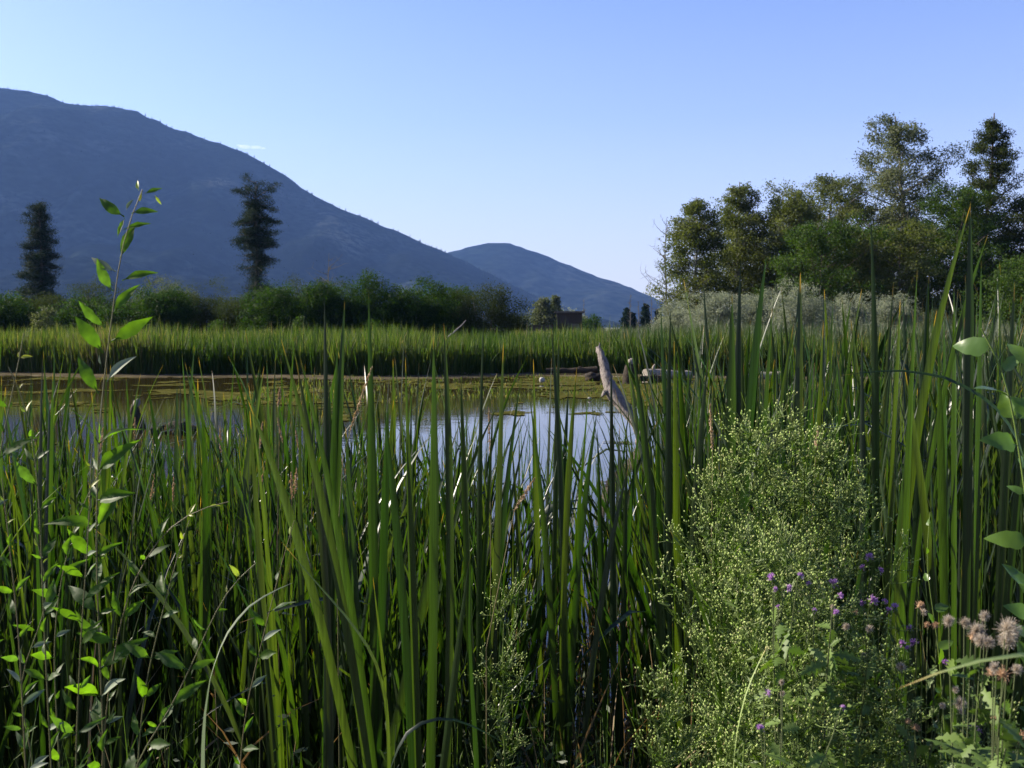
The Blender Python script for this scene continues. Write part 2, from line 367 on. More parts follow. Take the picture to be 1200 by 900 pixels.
# ------------------------------------------------------------------ terrain, pond, mountains
def ground_z(x, y):
    x = np.asarray(x, float); y = np.asarray(y, float)
    near = np.interp(y, [-5, 2.4, 4.2, 7.0, 10], [.42, .28, .02, -.35, -.55])
    shore = 41 + 1.1 * np.sin(x * .21) + .7 * np.sin(x * .53 + 1) - 3.5 / (1 + np.exp(-(x - 8) / 2.5))
    far = np.interp(y - shore, [-6, 0, 2.5, 60], [-.5, -.02, .16, .45])
    side = np.interp(np.abs(x), [60, 75], [0, 1.2])
    z = np.where(y < 20, near, far) + side * (y > 4)
    return z + .03 * fbm(x + 500, y + 500, 3, 4, .9)

xs = np.unique(np.r_[np.linspace(-80, 80, 161), np.linspace(-9, 9, 91), np.geomspace(80, 5100, 25), -np.geomspace(80, 5100, 25)])
ys = np.unique(np.r_[-120, -60, -30, -15, np.linspace(-6, 12, 91), np.linspace(12, 80, 120), np.geomspace(80, 5050, 40)])
X, Y = np.meshgrid(xs, ys); Z = ground_z(X, Y); Z = np.where(Y > 200, .45, Z); Z = np.where((Y < 0) & (Y < -8), .45, Z)
def grid_faces(nx, ny):
    i = np.arange(ny - 1)[:, None] * nx; j = np.arange(nx - 1)[None]; q = i + j
    return np.stack([q, q + 1, q + nx + 1, q + nx], -1).reshape(-1, 4)
g = MB().add(np.stack([X, Y, Z], -1).reshape(-1, 3), grid_faces(len(xs), len(ys))).build('ground', M['ground'])
tag(g, kind='structure')

xs = np.linspace(-78, 78, 40); ys = np.linspace(3.4, 47, 20); X, Y = np.meshgrid(xs, ys)
wt_ = MB().add(np.stack([X, Y, 0 * X], -1).reshape(-1, 3), grid_faces(len(xs), len(ys))).build('pond_water', M['water'])
tag(wt_, kind='structure')

# mud strip along the far shore
xs = np.linspace(-60, 60, 400); v = np.linspace(0, 1, 14); X, Vv = np.meshgrid(xs, v)
shore = 41 + 1.1 * np.sin(X * .21) + .7 * np.sin(X * .53 + 1) - 3.5 / (1 + np.exp(-(X - 8) / 2.5))
Yy = shore - 1.6 + Vv * 4.6 + .5 * fbm(X + 90, Vv * 3, 8, 4, .6)
Zz = np.maximum(ground_z(X, Yy) + .012, .015 + .07 * Vv * (1 + fbm(X + 40, Yy, 5, 4, 1.5)))
Zz[0] = -.08
mud = MB().add(np.stack([X, Yy, Zz], -1).reshape(-1, 3), grid_faces(400, 14)).build('mud_bank', M['mud']); tag(mud, kind='structure')

def mountain(name, mat, prof, Yc, depth, seed, step, noise_amp, xr):
    px = np.array([q[0] for q in prof], float)
    wx = np.array([at(q[0], q[1], Yc).x for q in prof]); wz = np.array([at(q[0], q[1], Yc).z for q in prof])
    xs = np.arange(xr[0], xr[1], step); t = np.linspace(-1, 1, 150); t = np.sign(t) * np.abs(t) ** 1.2
    X, T = np.meshgrid(xs, t); Yw = Yc + T * depth
    H = np.interp(X, wx, wz)
    H = H.copy()
    # soften the corners of the crest line
    k = np.exp(-np.linspace(-2, 2, 9) ** 2); k /= k.sum()
    row = np.convolve(np.pad(H[0], 4, mode='edge'), k, 'valid'); H = np.broadcast_to(row, H.shape)
    fall = np.clip(1 - np.abs(T), 0, 1) ** 1.15
    wig = fbm(X / 420 + 7, Yw / 700 + 3, seed, 5, 1.0) * noise_amp * np.minimum(1, np.abs(T) * 2.2) * (H / H.max()) ** .7
    rid = (np.abs(fbm(X / 260 + 20, Yw / 900 + 8, seed + 1, 4, 1.0)) - .3) * noise_amp * .9 * np.minimum(1, np.abs(T) * 2.5) * (H / H.max()) ** .7
    Zm = H * fall + wig * fall ** .3 + rid * fall ** .3 + fbm(X / 30, Yw / 40, seed + 2, 2, 1.) * 5 * np.minimum(1, H / 150)
    Zm = np.where(np.abs(T) > .995, -.3, np.maximum(Zm, -.3))
    o = MB().add(np.stack([X, Yw, Zm], -1).reshape(-1, 3), grid_faces(len(xs), len(t))).build(name, mat); tag(o, kind='structure')
    return X, Yw, Zm, T
prof1 = [(-1500, 240), (-1000, 190), (-500, 120), (-200, 92), (0, 101), (51, 110), (84, 123), (140, 124), (168, 134), (205, 150), (233, 159), (280, 176), (317, 194), (373, 232), (420, 253), (457, 267), (495, 285), (527, 297), (560, 314), (600, 334), (660, 360), (740, 383), (900, 383)]
prof2 = [(60, 383), (300, 345), (430, 318), (500, 303), (527, 296), (550, 289), (573, 284), (597, 284), (627, 295), (667, 311), (700, 324), (733, 334), (777, 354), (810, 370), (850, 380), (1000, 383)]
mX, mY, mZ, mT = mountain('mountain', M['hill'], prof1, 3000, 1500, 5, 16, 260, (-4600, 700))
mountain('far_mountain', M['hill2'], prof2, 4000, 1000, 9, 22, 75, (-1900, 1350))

# conifers on the mountain crest and slopes: uncountable far wood
r = np.random.default_rng(3)
idx = r.integers(0, mX.size, 60000)
Zf = mZ.ravel()[idx]; Tf = mT.ravel()[idx]; Xf = mX.ravel()[idx] + r.uniform(-8, 8, len(idx)); Yf = mY.ravel()[idx]
keep = (Zf > 25) & (Tf < .08) & (Xf > -2600) & ((fbm(Xf / 160, Yf / 160, 12, 4, 1.) > -.05) | (np.abs(Tf) < .04))
Xf, Yf, Zf = Xf[keep][:22000], Yf[keep][:22000], Zf[keep][:22000]
n = len(Xf); h = r.uniform(5, 10, n); rr = h * .22
mbt = MB(); ang = r.uniform(0, 6, n)
V = np.zeros((n, 4, 3))
for k in range(3):
    V[:, k] = np.stack([Xf + rr * np.cos(ang + k * 2.094), Yf + rr * np.sin(ang + k * 2.094), Zf - 3], -1)
V[:, 3] = np.stack([Xf, Yf, Zf + h - 3], -1)
b = np.arange(n)[:, None] * 4
Ft = np.concatenate([b + np.array([[0, 1, 3]]), b + np.array([[1, 2, 3]]), b + np.array([[2, 0, 3]])])
mbt.add(V.reshape(-1, 3), Ft, np.repeat(r.uniform(0, 1, n), 4))
o = mbt.build('mountain_forest', M['far_conifers'], smooth=False); tag(o, 'dark conifer forest covering the blue mountain slope', 'forest', kind='stuff')

# haze
def box_mesh(lo, hi):
    x0, y0, z0 = lo; x1, y1, z1 = hi
    V = [(x0, y0, z0), (x1, y0, z0), (x1, y1, z0), (x0, y1, z0), (x0, y0, z1), (x1, y0, z1), (x1, y1, z1), (x0, y1, z1)]
    return V, [(0, 3, 2, 1), (4, 5, 6, 7), (0, 1, 5, 4), (1, 2, 6, 5), (2, 3, 7, 6), (3, 0, 4, 7)]
m, nt, N, L = new_mat('haze_air')
pv = N.new('ShaderNodeVolumePrincipled'); pv.inputs['Color'].default_value = (.235, .44, 1.0, 1); pv.inputs['Density'].default_value = 5.6e-5
pv.inputs['Anisotropy'].default_value = .15
o_ = N.new('ShaderNodeOutputMaterial'); L.new(pv.outputs[0], o_.inputs[1])
hz = MB().add(*box_mesh((-5200, -140, -2.2), (5200, 5100, 780))).build('haze', m, smooth=False); tag(hz, 'thin blue haze in the valley air', 'haze', kind='stuff')

# wisp of cloud above the ridge
m, nt, N, L = new_mat('cloud_vapour')
pv = N.new('ShaderNodeVolumePrincipled'); pv.inputs['Color'].default_value = (1, 1, 1, 1); pv.inputs['Density'].default_value = .0022
o_ = N.new('ShaderNodeOutputMaterial'); L.new(pv.outputs[0], o_.inputs[1])
import bmesh
bm = bmesh.new()
for k, (px, py, sx, sz) in enumerate([(287, 172, 75, 22), (299, 172.5, 85, 18), (307, 173.5, 45, 10), (281, 170.5, 40, 9)]):
    c = at(px, py, 11500 + 60 * k)
    bmesh.ops.create_icosphere(bm, subdivisions=3, radius=1, matrix=Matrix.Translation(c) @ Matrix.Diagonal((sx, 60, sz, 1)))
me = bpy.data.meshes.new('cloud'); bm.to_mesh(me); bm.free(); me.materials.append(m)
co = bpy.data.objects.new('cloud', me); col.objects.link(co); tag(co, kind='structure')

# ------------------------------------------------------------------ trees
def limb(mb, a, b, r0, r1, bow=.15, n=5, sides=5, r=rng):
    a = np.array(a, float); b = np.array(b, float)
    t = np.linspace(0, 1, n)[:, None]; L_ = np.linalg.norm(b - a)
    off = r.normal(size=3) * L_ * bow * .3; off[2] -= L_ * bow * .3
    P = a + (b - a) * t + off * np.sin(t * np.pi)
    tube(mb, P, np.linspace(r0, r1, n), sides, cap=False)
    return P

def broad_tree(name, loc, H, Rad, seed, leafmat, barkmat, label, group, cat='tree', prof=None, nlimb=46, leaf=.24, nl=260, lean=(0, 0), bare=.12, up=.55, trunk_r=None, sigma=.42):
    r = np.random.default_rng(seed)
    root = empty(name, loc, label, cat, group)
    tb = MB(); cb = MB()
    tr = trunk_r or H * .016
    tz = np.linspace(-.3, H * .97, 12)
    wob = np.cumsum(r.normal(size=(12, 2)) * H * .006, 0) + np.outer(np.linspace(0, 1, 12) ** 1.5, lean)
    TP = np.column_stack([wob[:, 0], wob[:, 1], tz])
    tube(tb, TP, np.linspace(tr, tr * .15, 12), 8)
    prof = prof or [(0, .35), (.15, .7), (.4, 1), (.65, .85), (.85, .5), (1, .12)]
    hp = [q[0] for q in prof]; rp_ = [q[1] for q in prof]
    C = []; TT = []
    for i in range(nlimb):
        h = bare + (1 - bare) * ((i + r.uniform(0, 1)) / nlimb)
        hz_ = h * H * .93
        L_ = Rad * np.interp(h, hp, rp_) * r.uniform(.65, 1.15)
        a = i * 2.4 + r.normal() * .4
        s = np.array([np.interp(hz_, tz, TP[:, 0]), np.interp(hz_, tz, TP[:, 1]), max(.3, hz_ - L_ * up * .6)])
        e_ = s + np.array([math.cos(a) * L_, math.sin(a) * L_, L_ * up * r.uniform(.6, 1.3)])
        P = limb(tb, s, e_, tr * .38 * (1 - h * .6), tr * .07, n=5, sides=4, r=r)
        tt = r.uniform(.1, .9)
        for q in range(7):
            f = r.uniform(.3, 1.0)
            c = s + (e_ - s) * f + r.normal(size=3) * L_ * .16 * (1.2 - f * .3)
            if q % 2 == 0: limb(tb, s + (e_ - s) * max(0, f - .2), c, tr * .08, tr * .03, n=3, sides=3, r=r)
            m_ = int(nl * r.uniform(.5, 1.2) * (.5 + .5 * min(1, L_ / Rad)) / 7)
            sg = sigma * (.6 + .5 * L_ / Rad)
            C.append(c + r.normal(size=(m_, 3)) * np.array([sg, sg, sg * .7])); TT.append(np.clip(tt * .6 + r.uniform(0, .5, m_), 0, 1))
    C = np.concatenate(C); C[:, 2] = np.maximum(C[:, 2], .25)
    leaves(cb, C, leaf, .6, up=-.15, tint=np.concatenate(TT), r=r)
    tb.build('trunk', barkmat, root); cb.build('crown', leafmat, root)
    return root

def bush(name, loc, W, H, seed, leafmat, label, group, nlobe=26, n=9000, leaf=.17, D=None, clump=.28, cat='bush', nstem=9):
    r = np.random.default_rng(seed)
    root = empty(name, loc, label, cat, group)
    sb = MB(); cb = MB(); D = D or W * .8
    C = []; TT = []
    for i in range(nlobe):
        d = unit(r.normal(size=3)); d[2] = abs(d[2]) * .95
        f = r.uniform(.55, .92)
        c = np.array([d[0] * W * .5 * f, d[1] * D * .5 * f, .12 * H + d[2] * H * .80 * f])
        lr = min(W, H) * r.uniform(.13, .24)
        k = r.integers(9, 15)
        for q in range(k):
            dd = unit(r.normal(size=3)); dd[2] = dd[2] * .8 + .15
            cc = c + dd * lr * r.uniform(.7, 1.1)
            m_ = int(n / nlobe / k * r.uniform(.5, 1.5))
            C.append(cc + r.normal(size=(m_, 3)) * clump * np.array([1, 1, .75])); TT.append(np.clip(r.uniform(.1, .6) + r.uniform(-.1, .4, m_), 0, 1))
        if i < nstem: limb(sb, (c[0] * .2, c[1] * .2, -.2), c, .05, .02, r=r, sides=4)
    m_ = n // 3; dd = unit(r.normal(size=(m_, 3))); dd[:, 2] = np.abs(dd[:, 2]); q = r.uniform(.35, .8, m_)[:, None]
    C.append(dd * q * np.array([W * .5, D * .5, H * .9])); TT.append(r.uniform(0, .6, m_))  # inner leaves get darker tints: shade of the core put into colour
    C = np.concatenate(C); C[:, 2] = np.maximum(C[:, 2], .06)
    leaves(cb, C, leaf, .6, tint=np.concatenate(TT), r=r)
    sb.build('stem', M['twig'], root); cb.build('foliage', leafmat, root)
    return root

def gp(px, Y):
    x = (px - 600) / F * Y
    return (x, Y, float(ground_z(x, Y)))

def pine(name, px, Y, ytop, wpx, seed, label, dense=True):
    r = np.random.default_rng(seed)
    base = gp(px, Y); H = at(px, ytop, Y).z - base[2]; W = wpx / F * Y / 2 * (.92 if dense else 1.0)
    root = empty(name, base, label, 'tree', 'tall pines in front of the mountain')
    tb = MB(); cb = MB()
    tz = np.linspace(-.3, H, 14); sw = np.cumsum(r.normal(size=(14, 2)) * .04, 0)
    tube(tb, np.column_stack([sw, tz * .96]), np.linspace(.36, .05, 14), 8)
    C = []; D = []
    if dense: hp, wp = [0, .1, .2, .35, .6, .8, .92, 1], [.7, 1.0, 1.1, 1.05, .88, .68, .42, .12]
    else: hp, wp = [0, .14, .22, .3, .4, .5, .62, .72, .85, .95, 1], [.03, .1, .5, .7, .5, .8, 1.0, .85, .85, .8, .45]
    nb = 210 if dense else 150
    for i in range(nb):
        h = (.06 if dense else .12) + (.94 if dense else .88) * (i + r.uniform()) / nb
        if dense: h = .06 + .94 * (round((h - .06) * 16) / 16 + r.normal() * .035)
        if not dense: h = .12 + .88 * (round((h - .12) * 13) / 13 + r.normal() * .045)
        h = min(h, .975)
        L_ = W * np.interp(h, hp, wp) * r.uniform(.5, 1.15)
        a = r.uniform(0, 2 * math.pi)
        s = np.array([0, 0, h * H]); e_ = s + np.array([math.cos(a) * L_, math.sin(a) * L_, L_ * (-.12 + (.5 if h > .85 else 0) + r.normal() * .1)])
        limb(tb, s, e_, .06, .015, n=4, sides=4, r=r)
        k = max(3, int(7 * L_ / W))
        for q in range(k):
            f = r.uniform(.12, 1.0); c = s + (e_ - s) * f + r.normal(size=3) * np.array([.22, .22, .14])
            m_ = int(r.uniform(50, 90) * (1.0 if dense else (1.5 if h > .55 else .8)))
            C.append(c + r.normal(size=(m_, 3)) * np.array([.33, .33, .19]))
    C = np.concatenate(C)
    leaves(cb, C, .24, .2, up=.5, r=r)
    tb.build('trunk', M['bark'], root); cb.build('crown', M['needle'], root)

pine('pine_tree', 50, 118, 236, 54, 11, 'dense cone-shaped dark pine standing at the far left below the mountain', True)
pine('pine_tree', 302, 115, 205, 58, 14, 'taller ragged pine with bare trunk showing between its tiers of branches', False)

# hedge of bushes between the reeds and the mountain
hedge = [  # px, Y, ytop, width px, material, label
    (-60, 74, 345, 90, 'bush_dark', 'dark green bush cut by the left edge of the picture'),
    (8, 72, 345, 70, 'bush_dark', 'dark green bush at the left end of the hedge row'),
    (48, 80, 338, 60, 'bush_olive', 'olive bush at the foot of the cone-shaped pine'),
    (92, 73, 344, 62, 'bush_dark', 'low dark bush right of the cone-shaped pine'),
    (118, 84, 324, 60, 'bush_olive', 'taller olive bush behind the tall willow shoot'),
    (150, 72, 346, 50, 'bush_dark', 'dark bush just right of the tall willow shoot'),
    (192, 78, 324, 54, 'poplar_grey', 'pale grey-green bush poking up from the left part of the hedge'),
    (190, 71, 337, 60, 'bush_dark', 'glossy dark bush in front of the pale grey-green bush'),
    (243, 74, 334, 62, 'bush_olive', 'brownish olive bush left of the ragged pine'),
    (283, 72, 344, 48, 'bush_olive', 'small olive bush below the ragged pine'),
    (322, 70, 332, 62, 'bush_dark', 'round dark green bush right of the ragged pine trunk'),
    (372, 78, 318, 66, 'bush_olive', 'olive bush under the bare grey twigs in the hedge'),
    (378, 70, 336, 56, 'bush_dark', 'low dark bush in front of the twiggy olive bush'),
    (428, 71, 323, 78, 'bush_dark', 'large round bright-topped green bush in the middle of the hedge'),
    (487, 71, 324, 74, 'bush_dark', 'large round green bush second from the right end of the leafy hedge'),
    (530, 75, 336, 60, 'bush_dark', 'dark bush filling the gap before the last brownish bush'),
    (572, 72, 333, 78, 'bush_olive', 'brownish dark willow bush ending the hedge on the right')]
for k, (px, Yd, yt, wp, mt, lb) in enumerate(hedge):
    b = gp(px, Yd); H = at(px, yt, Yd).z - b[2]
    bush('hedge_bush', b, wp / F * Yd * 1.4, H * 1.13, 100 + k, M[mt], lb, 'bushes in the hedge across the pond', n=26000, leaf=.13 if mt == 'bush_dark' else .10, D=4.2, nlobe=34)
# low plants in front of the hedge
for k, (px, Yd, yt, wp, mt, lb) in enumerate([
    (55, 64, 358, 34, 'poplar_grey', 'small pale-leaved shrub before the hedge at far left'),
    (258, 62, 364, 22, 'poplar_green', 'small bright green sapling before the brownish olive bush'),
    (290, 62, 371, 46, 'poplar_green', 'low bright green shrub before the ragged pine'),
    (350, 63, 364, 14, 'poplar_green', 'narrow bright green sapling before the dark hedge'),
    (450, 63, 370, 60, 'bush_dark', 'low dark shrub at the foot of the large round bush')]):
    b = gp(px, Yd); H = at(px, yt, Yd).z - b[2]
    bush('low_shrub', b, wp / F * Yd * 1.1, H * 1.05, 150 + k, M[mt], lb, 'low shrubs before the hedge', n=2600, leaf=.13, D=1.5, nlobe=12, clump=.16, nstem=4)

def dead_twigs(name, loc, H, spread, seed, label, group=None, nb=26, cat='dead tree', r0=.05):
    r = np.random.default_rng(seed); root = empty(name, loc, label, cat, group); tb = MB(); br = MB()
    tube(tb, [(0, 0, -.3), (.1, 0, H * .4), (-.05, .1, H * .75), (.05, 0, H)], [r0, r0 * .7, r0 * .4, r0 * .15], 6)
    for i in range(nb):
        h = r.uniform(.25, .95) * H; a = r.uniform(0, 6.28); L_ = spread * r.uniform(.4, 1) * (1.2 - h / H * .7)
        e_ = np.array([math.cos(a) * L_, math.sin(a) * L_, h + L_ * r.uniform(.3, 1)])
        P = limb(br, (0, 0, h), e_, r0 * .3, r0 * .08, n=4, sides=4, r=r)
        for q in range(4):
            s = P[r.integers(1, 4)]; limb(br, s, s + unit(r.normal(size=3) + [0, 0, .6]) * L_ * .4, r0 * .12, r0 * .05, n=3, sides=3, r=r)
    tb.build('trunk', M['twig'], root); br.build('branches', M['twig'], root)
dead_twigs('dead_tree', gp(386, 82), at(386, 296, 82).z - .4, 2.2, 5, 'bare grey leafless twigs rising above the hedge right of the ragged pine', nb=30, r0=.10)
dead_twigs('dead_tree', gp(779, 88), at(779, 255, 88).z - .4, 2.4, 6, 'bare pale leafless tree left of the cottonwood grove', nb=40, r0=.12)

# grove of cottonwoods on the right
G = 'trees of the grove on the right'
tall = [(0, .5), (.15, .9), (.4, 1), (.6, .95), (.8, .75), (.93, .5), (1, .3)]
broadp = [(0, .6), (.2, 1), (.5, 1), (.75, 1), (.9, .8), (1, .45)]
def pt(px, Y, ytop): b = gp(px, Y); return b, at(px, ytop, Y).z - b[2]
specs = [  # px, Y, ytop, width px, mat, bark, prof, label, leaf count
    (812, 84, 226, 66, 'poplar', 'bark_grey', tall, 'leftmost cottonwood of the grove beside the bare pale tree', 400),
    (862, 88, 207, 70, 'poplar', 'bark_grey', tall, 'second cottonwood of the grove with a dark narrow crown', 360),
    (922, 86, 212, 74, 'poplar', 'bark_grey', broadp, 'cottonwood with pale branches showing, third from left in the grove', 330),
    (972, 92, 196, 88, 'poplar', 'bark_grey', broadp, 'round-topped cottonwood behind, just left of the tallest tree', 340),
    (962, 78, 258, 110, 'poplar_green', 'bark', broadp, 'lower bright green broad tree in front of the round-topped cottonwood', 380),
    (1064, 86, 124, 104, 'poplar_grey', 'bark_grey', [(0, .5), (.2, .9), (.45, .95), (.6, .75), (.75, 1), (.9, .75), (1, .3)], 'tallest cottonwood with silvery wind-blown leaves and a pale trunk', 420),
    (1052, 78, 262, 110, 'poplar', 'bark', broadp, 'lower tree in front of the tallest cottonwood trunk', 380),
    (1152, 92, 124, 66, 'bush_olive', 'bark', tall, 'dark pointed tree right of the silvery tallest cottonwood', 420),
    (1118, 80, 214, 100, 'poplar_green', 'bark', broadp, 'bright green broad tree below the dark pointed tree', 430),
    (1200, 84, 222, 90, 'bush_olive', 'bark', broadp, 'dark tree at the right edge of the grove', 400),
    (1270, 88, 190, 110, 'poplar', 'bark', broadp, 'cottonwood mostly beyond the right edge of the picture', 330),
    (1215, 66, 300, 120, 'poplar_green', 'bark', broadp, 'low green tree in front at the right edge', 380),
    (1010, 98, 232, 90, 'bush_olive', 'bark', broadp, 'dark tree seen in the gap behind the grove', 330),
    (900, 96, 250, 90, 'bush_olive', 'bark', broadp, 'dark tree behind the second and third cottonwoods', 300)]
for k, (px, Yd, yt, wp, mt, bk, pr, lb, nl) in enumerate(specs):
    b, H = pt(px, Yd, yt)
    broad_tree('cottonwood_tree', b, H, wp / F * Yd / 2 * 1.16, 200 + k, M[mt], M[bk], lb, G, prof=pr, nlimb=60 if H > 14 else 46, nl=int(nl * 3.0), leaf=.17, sigma=.36, bare=.1 if H > 16 else .04, lean=(-.8, 0) if k == 5 else (0, 0))
# silver willows in front of the grove
for k, (px, Yd, yt, wp, lb) in enumerate([
    (792, 66, 352, 56, 'low silvery willow at the left foot of the grove'),
    (838, 63, 330, 74, 'silvery willow bush second from left below the grove'),
    (886, 66, 333, 54, 'greyish silver willow between the two brightest ones'),
    (932, 60, 318, 84, 'brightest and tallest silvery willow in front of the lower green tree'),
    (1000, 63, 338, 74, 'silvery willow right of the brightest one'),
    (1044, 66, 342, 60, 'grey willow at the right end of the silvery row'),
    (1090, 68, 356, 60, 'dull low willow behind the tall cattails at right')]):
    b, H = pt(px, Yd, yt)
    bush('silver_willow', b, wp / F * Yd * 1.15, H * 1.04, 300 + k, M['bush_silver'] if k < 6 else M['poplar_grey'], lb, 'silvery willow bushes', n=22000, leaf=.085, D=3.4, clump=.17)

# far flat: olive tree, poplar, shed, little conifers, poles
b, H = pt(636, 150, 348); broad_tree('olive_tree', b, H, 26 / F * 150 * .55, 401, M['poplar_grey'], M['bark'], 'small pale round tree left of the brown shed', None, leaf=.3, nl=300, bare=.02, sigma=.5)
b, H = pt(652, 158, 344); broad_tree('poplar_tree', b, H, .9, 402, M['poplar_grey'], M['bark'], 'narrow pointed poplar beside the small pale round tree', None, leaf=.3, nl=220, prof=[(0, .8), (.5, 1), (1, .3)], bare=.02, sigma=.3)
b, H = pt(608, 140, 362); bush('far_bush', b, 3.4, H, 403, M['poplar_grey'], 'low pale bush just right of the hedge end', 'far low bushes', n=2500, leaf=.25)
b, H = pt(692, 160, 366); bush('far_bush', b, 4.6, H, 404, M['bush_dark'], 'low dark bush just right of the brown shed', 'far low bushes', n=2500, leaf=.25)
b, H = pt(684, 175, 361); bush('far_bush', b, 3.2, H, 405, M['poplar_grey'], 'pale bush behind the right end of the shed', 'far low bushes', n=2500, leaf=.25)
b, H = pt(664, 180, 357); bush('far_bush', b, 9, H, 406, M['bush_silver'], 'pale bushy growth showing above the shed roof', 'far low bushes', n=3500, leaf=.25)
for k, (px, yt, wpx, lb) in enumerate([(733, 360, 7, 'leftmost tiny conifer on the far flat'), (757, 354, 9, 'tallest tiny conifer on the far flat'), (771, 361, 6, 'rightmost tiny conifer on the far flat'), (741, 366, 8, 'smallest tiny conifer on the far flat')]):
    b, H = pt(px, 190, yt)
    broad_tree('small_conifer', b, H, wpx / F * 190 * .5, 420 + k, M['needle'], M['bark'], lb, 'tiny far conifers', leaf=.45, nl=160, nlimb=36, up=.1, prof=[(0, .9), (.3, 1), (.7, .5), (1, .1)], bare=.03, sigma=.3)
for k, (px, yt, lb) in enumerate([(738, 344, 'tallest bare post tree on the far flat'), (763, 351, 'bare thin tree right of the tallest tiny conifer'), (748, 352, 'bare thin tree left of the tallest tiny conifer'), (684, 350, 'bare rusty thin tree behind the shed')]):
    b, H = pt(px, 185, yt)
    dead_twigs('bare_tree', b, H, .8, 440 + k, lb, 'bare trees on the far flat', nb=24, r0=.13)

# shed
b = gp(667, 150); root = empty('shed', b, 'brown flat-roofed wooden shed beyond the reeds', 'shed')
Wd, Dp, Hs = 3.7, 3.0, at(667, 367, 150).z - b[2]
def box_obj(name, lo, hi, mat, parent, bev=.02):
    bm = bmesh.new(); bmesh.ops.create_cube(bm, size=1)
    for v in bm.verts:
        v.co = Vector([(lo[i] + hi[i]) / 2 + v.co[i] * (hi[i] - lo[i]) for i in range(3)])
    if bev: bmesh.ops.bevel(bm, geom=bm.edges[:], offset=bev, segments=1, affect='EDGES')
    me = bpy.data.meshes.new(name); bm.to_mesh(me); bm.free(); me.materials.append(mat)
    o = bpy.data.objects.new(name, me); col.objects.link(o); o.parent = parent; return o
box_obj('wall', (-Wd / 2, -Dp / 2, -.2), (Wd / 2, Dp / 2, Hs), M['shed'], root)
rf = box_obj('roof', (-Wd / 2 - .35, -Dp / 2 - .4, Hs + .003), (Wd / 2 + .35, Dp / 2 + .3, Hs + .28), M['roof'], root)
box_obj('corner_post', (-Wd / 2 - .12, -Dp / 2 - .12, -.2), (-Wd / 2 - .003, -Dp / 2 + .1, Hs), M['roof'], root)
box_obj('door', (.2, -Dp / 2 - .07, 0), (1.4, -Dp / 2 - .003, min(2.0, Hs - .3)), M['roof'], root)
b = gp(630, 146); root = empty('board_fence', b, 'long low brown board fence running left from the shed', 'fence')
for i in range(5):
    box_obj('fence_post', (-3.6 + i * 1.9, -.06, -.2), (-3.48 + i * 1.9, .06, 1.9), M['shed'], root, 0)
for i in range(4):
    box_obj('fence_panel', (-3.477 + i * 1.9, -.03, .05), (-1.703 + i * 1.9, .03, 1.8), M['shed'], root, 0)

# ------------------------------------------------------------------ far reed bed
def bed(name, mat, n, xr, yf, hr, wd, seed, label, cat, tintf, kind='stuff', tilt=.12, rings=4):
    r = np.random.default_rng(seed)
    x = r.uniform(*xr, n); v = r.uniform(0, 1, n) ** 1.6; y0, y1 = yf(x); y = y0 + v * (y1 - y0)
    H = r.uniform(*hr, n) * (1 + .22 * fbm(x + 200, y * 1.3 + 50, seed, 4, .6) + .3 * fbm(x + 20, y + 5, seed + 1, 3, .22)) * np.where(r.uniform(0, 1, n) < .04, 1.18, 1)
    b_ = np.column_stack([x, y, ground_z(x, y)])
    b_[:, 2] = np.maximum(b_[:, 2], -.05)
    mb = MB()
    blades(mb, b_, H, r.uniform(.7, 1.4, n) * wd, r.uniform(0, 6.28, n), np.abs(r.normal(0, tilt, n)), r.normal(.15, .25, n), r.uniform(0, 3.14, n), r.normal(0, .6, n), rings=rings, cols=2, tint=np.clip(tintf(x, y, r), 0, 1), r=r)
    o = mb.build(name, mat); tag(o, label, cat, kind=kind); return o
def shore_y(x): return 41 + 1.1 * np.sin(x * .21) + .7 * np.sin(x * .53 + 1) - 3.5 / (1 + np.exp(-(x - 8) / 2.5))
bed('reed_bed', M['reed_far'], 62000, (-40, 22), lambda x: (shore_y(x) + .5, shore_y(x) + 18), (.95, 1.86), .040, 21, 'bright green reed bed along the far shore of the pond', 'reeds',
    lambda x, y, r: .34 + .55 * fbm(x + 60, y * .7, 4, 4, .3) - .10 * (x > -4) + r.normal(0, .24, len(x)) + .35 * ((y > 52) & (x > 0) & (x < 9)), tilt=.2)
bed('marsh_plants', M['greyreed'], 42000, (5, 36), lambda x: (shore_y(x) + 4.5, shore_y(x) + 22), (1.45, 1.95), .05, 22, 'grey-green leafy marsh plants before the silvery willows', 'marsh plants',
    lambda x, y, r: .4 + .4 * fbm(x, y, 6, 4, .4) + r.normal(0, .2, len(x)), tilt=.35)
bed('meadow_grass', M['reed_far'], 26000, (-55, 55), lambda x: (0 * x + 60, 0 * x + 110), (.9, 1.4), .08, 23, 'tall grass of the meadow behind the far reeds', 'grass',
    lambda x, y, r: .6 + .3 * fbm(x, y, 6, 4, .1) + r.normal(0, .15, len(x)))
# dry fringe and little green tufts on the mud of the right-hand shore
bed('shore_tufts', M['reed_far'], 9000, (-8, 30), lambda x: (shore_y(x) - 13, shore_y(x) + 2), (.05, .22), .03, 24, 'short yellowish green tufts growing on the wet mud before the logs', 'tufts',
    lambda x, y, r: .6 + r.normal(0, .22, len(x)), tilt=.5)

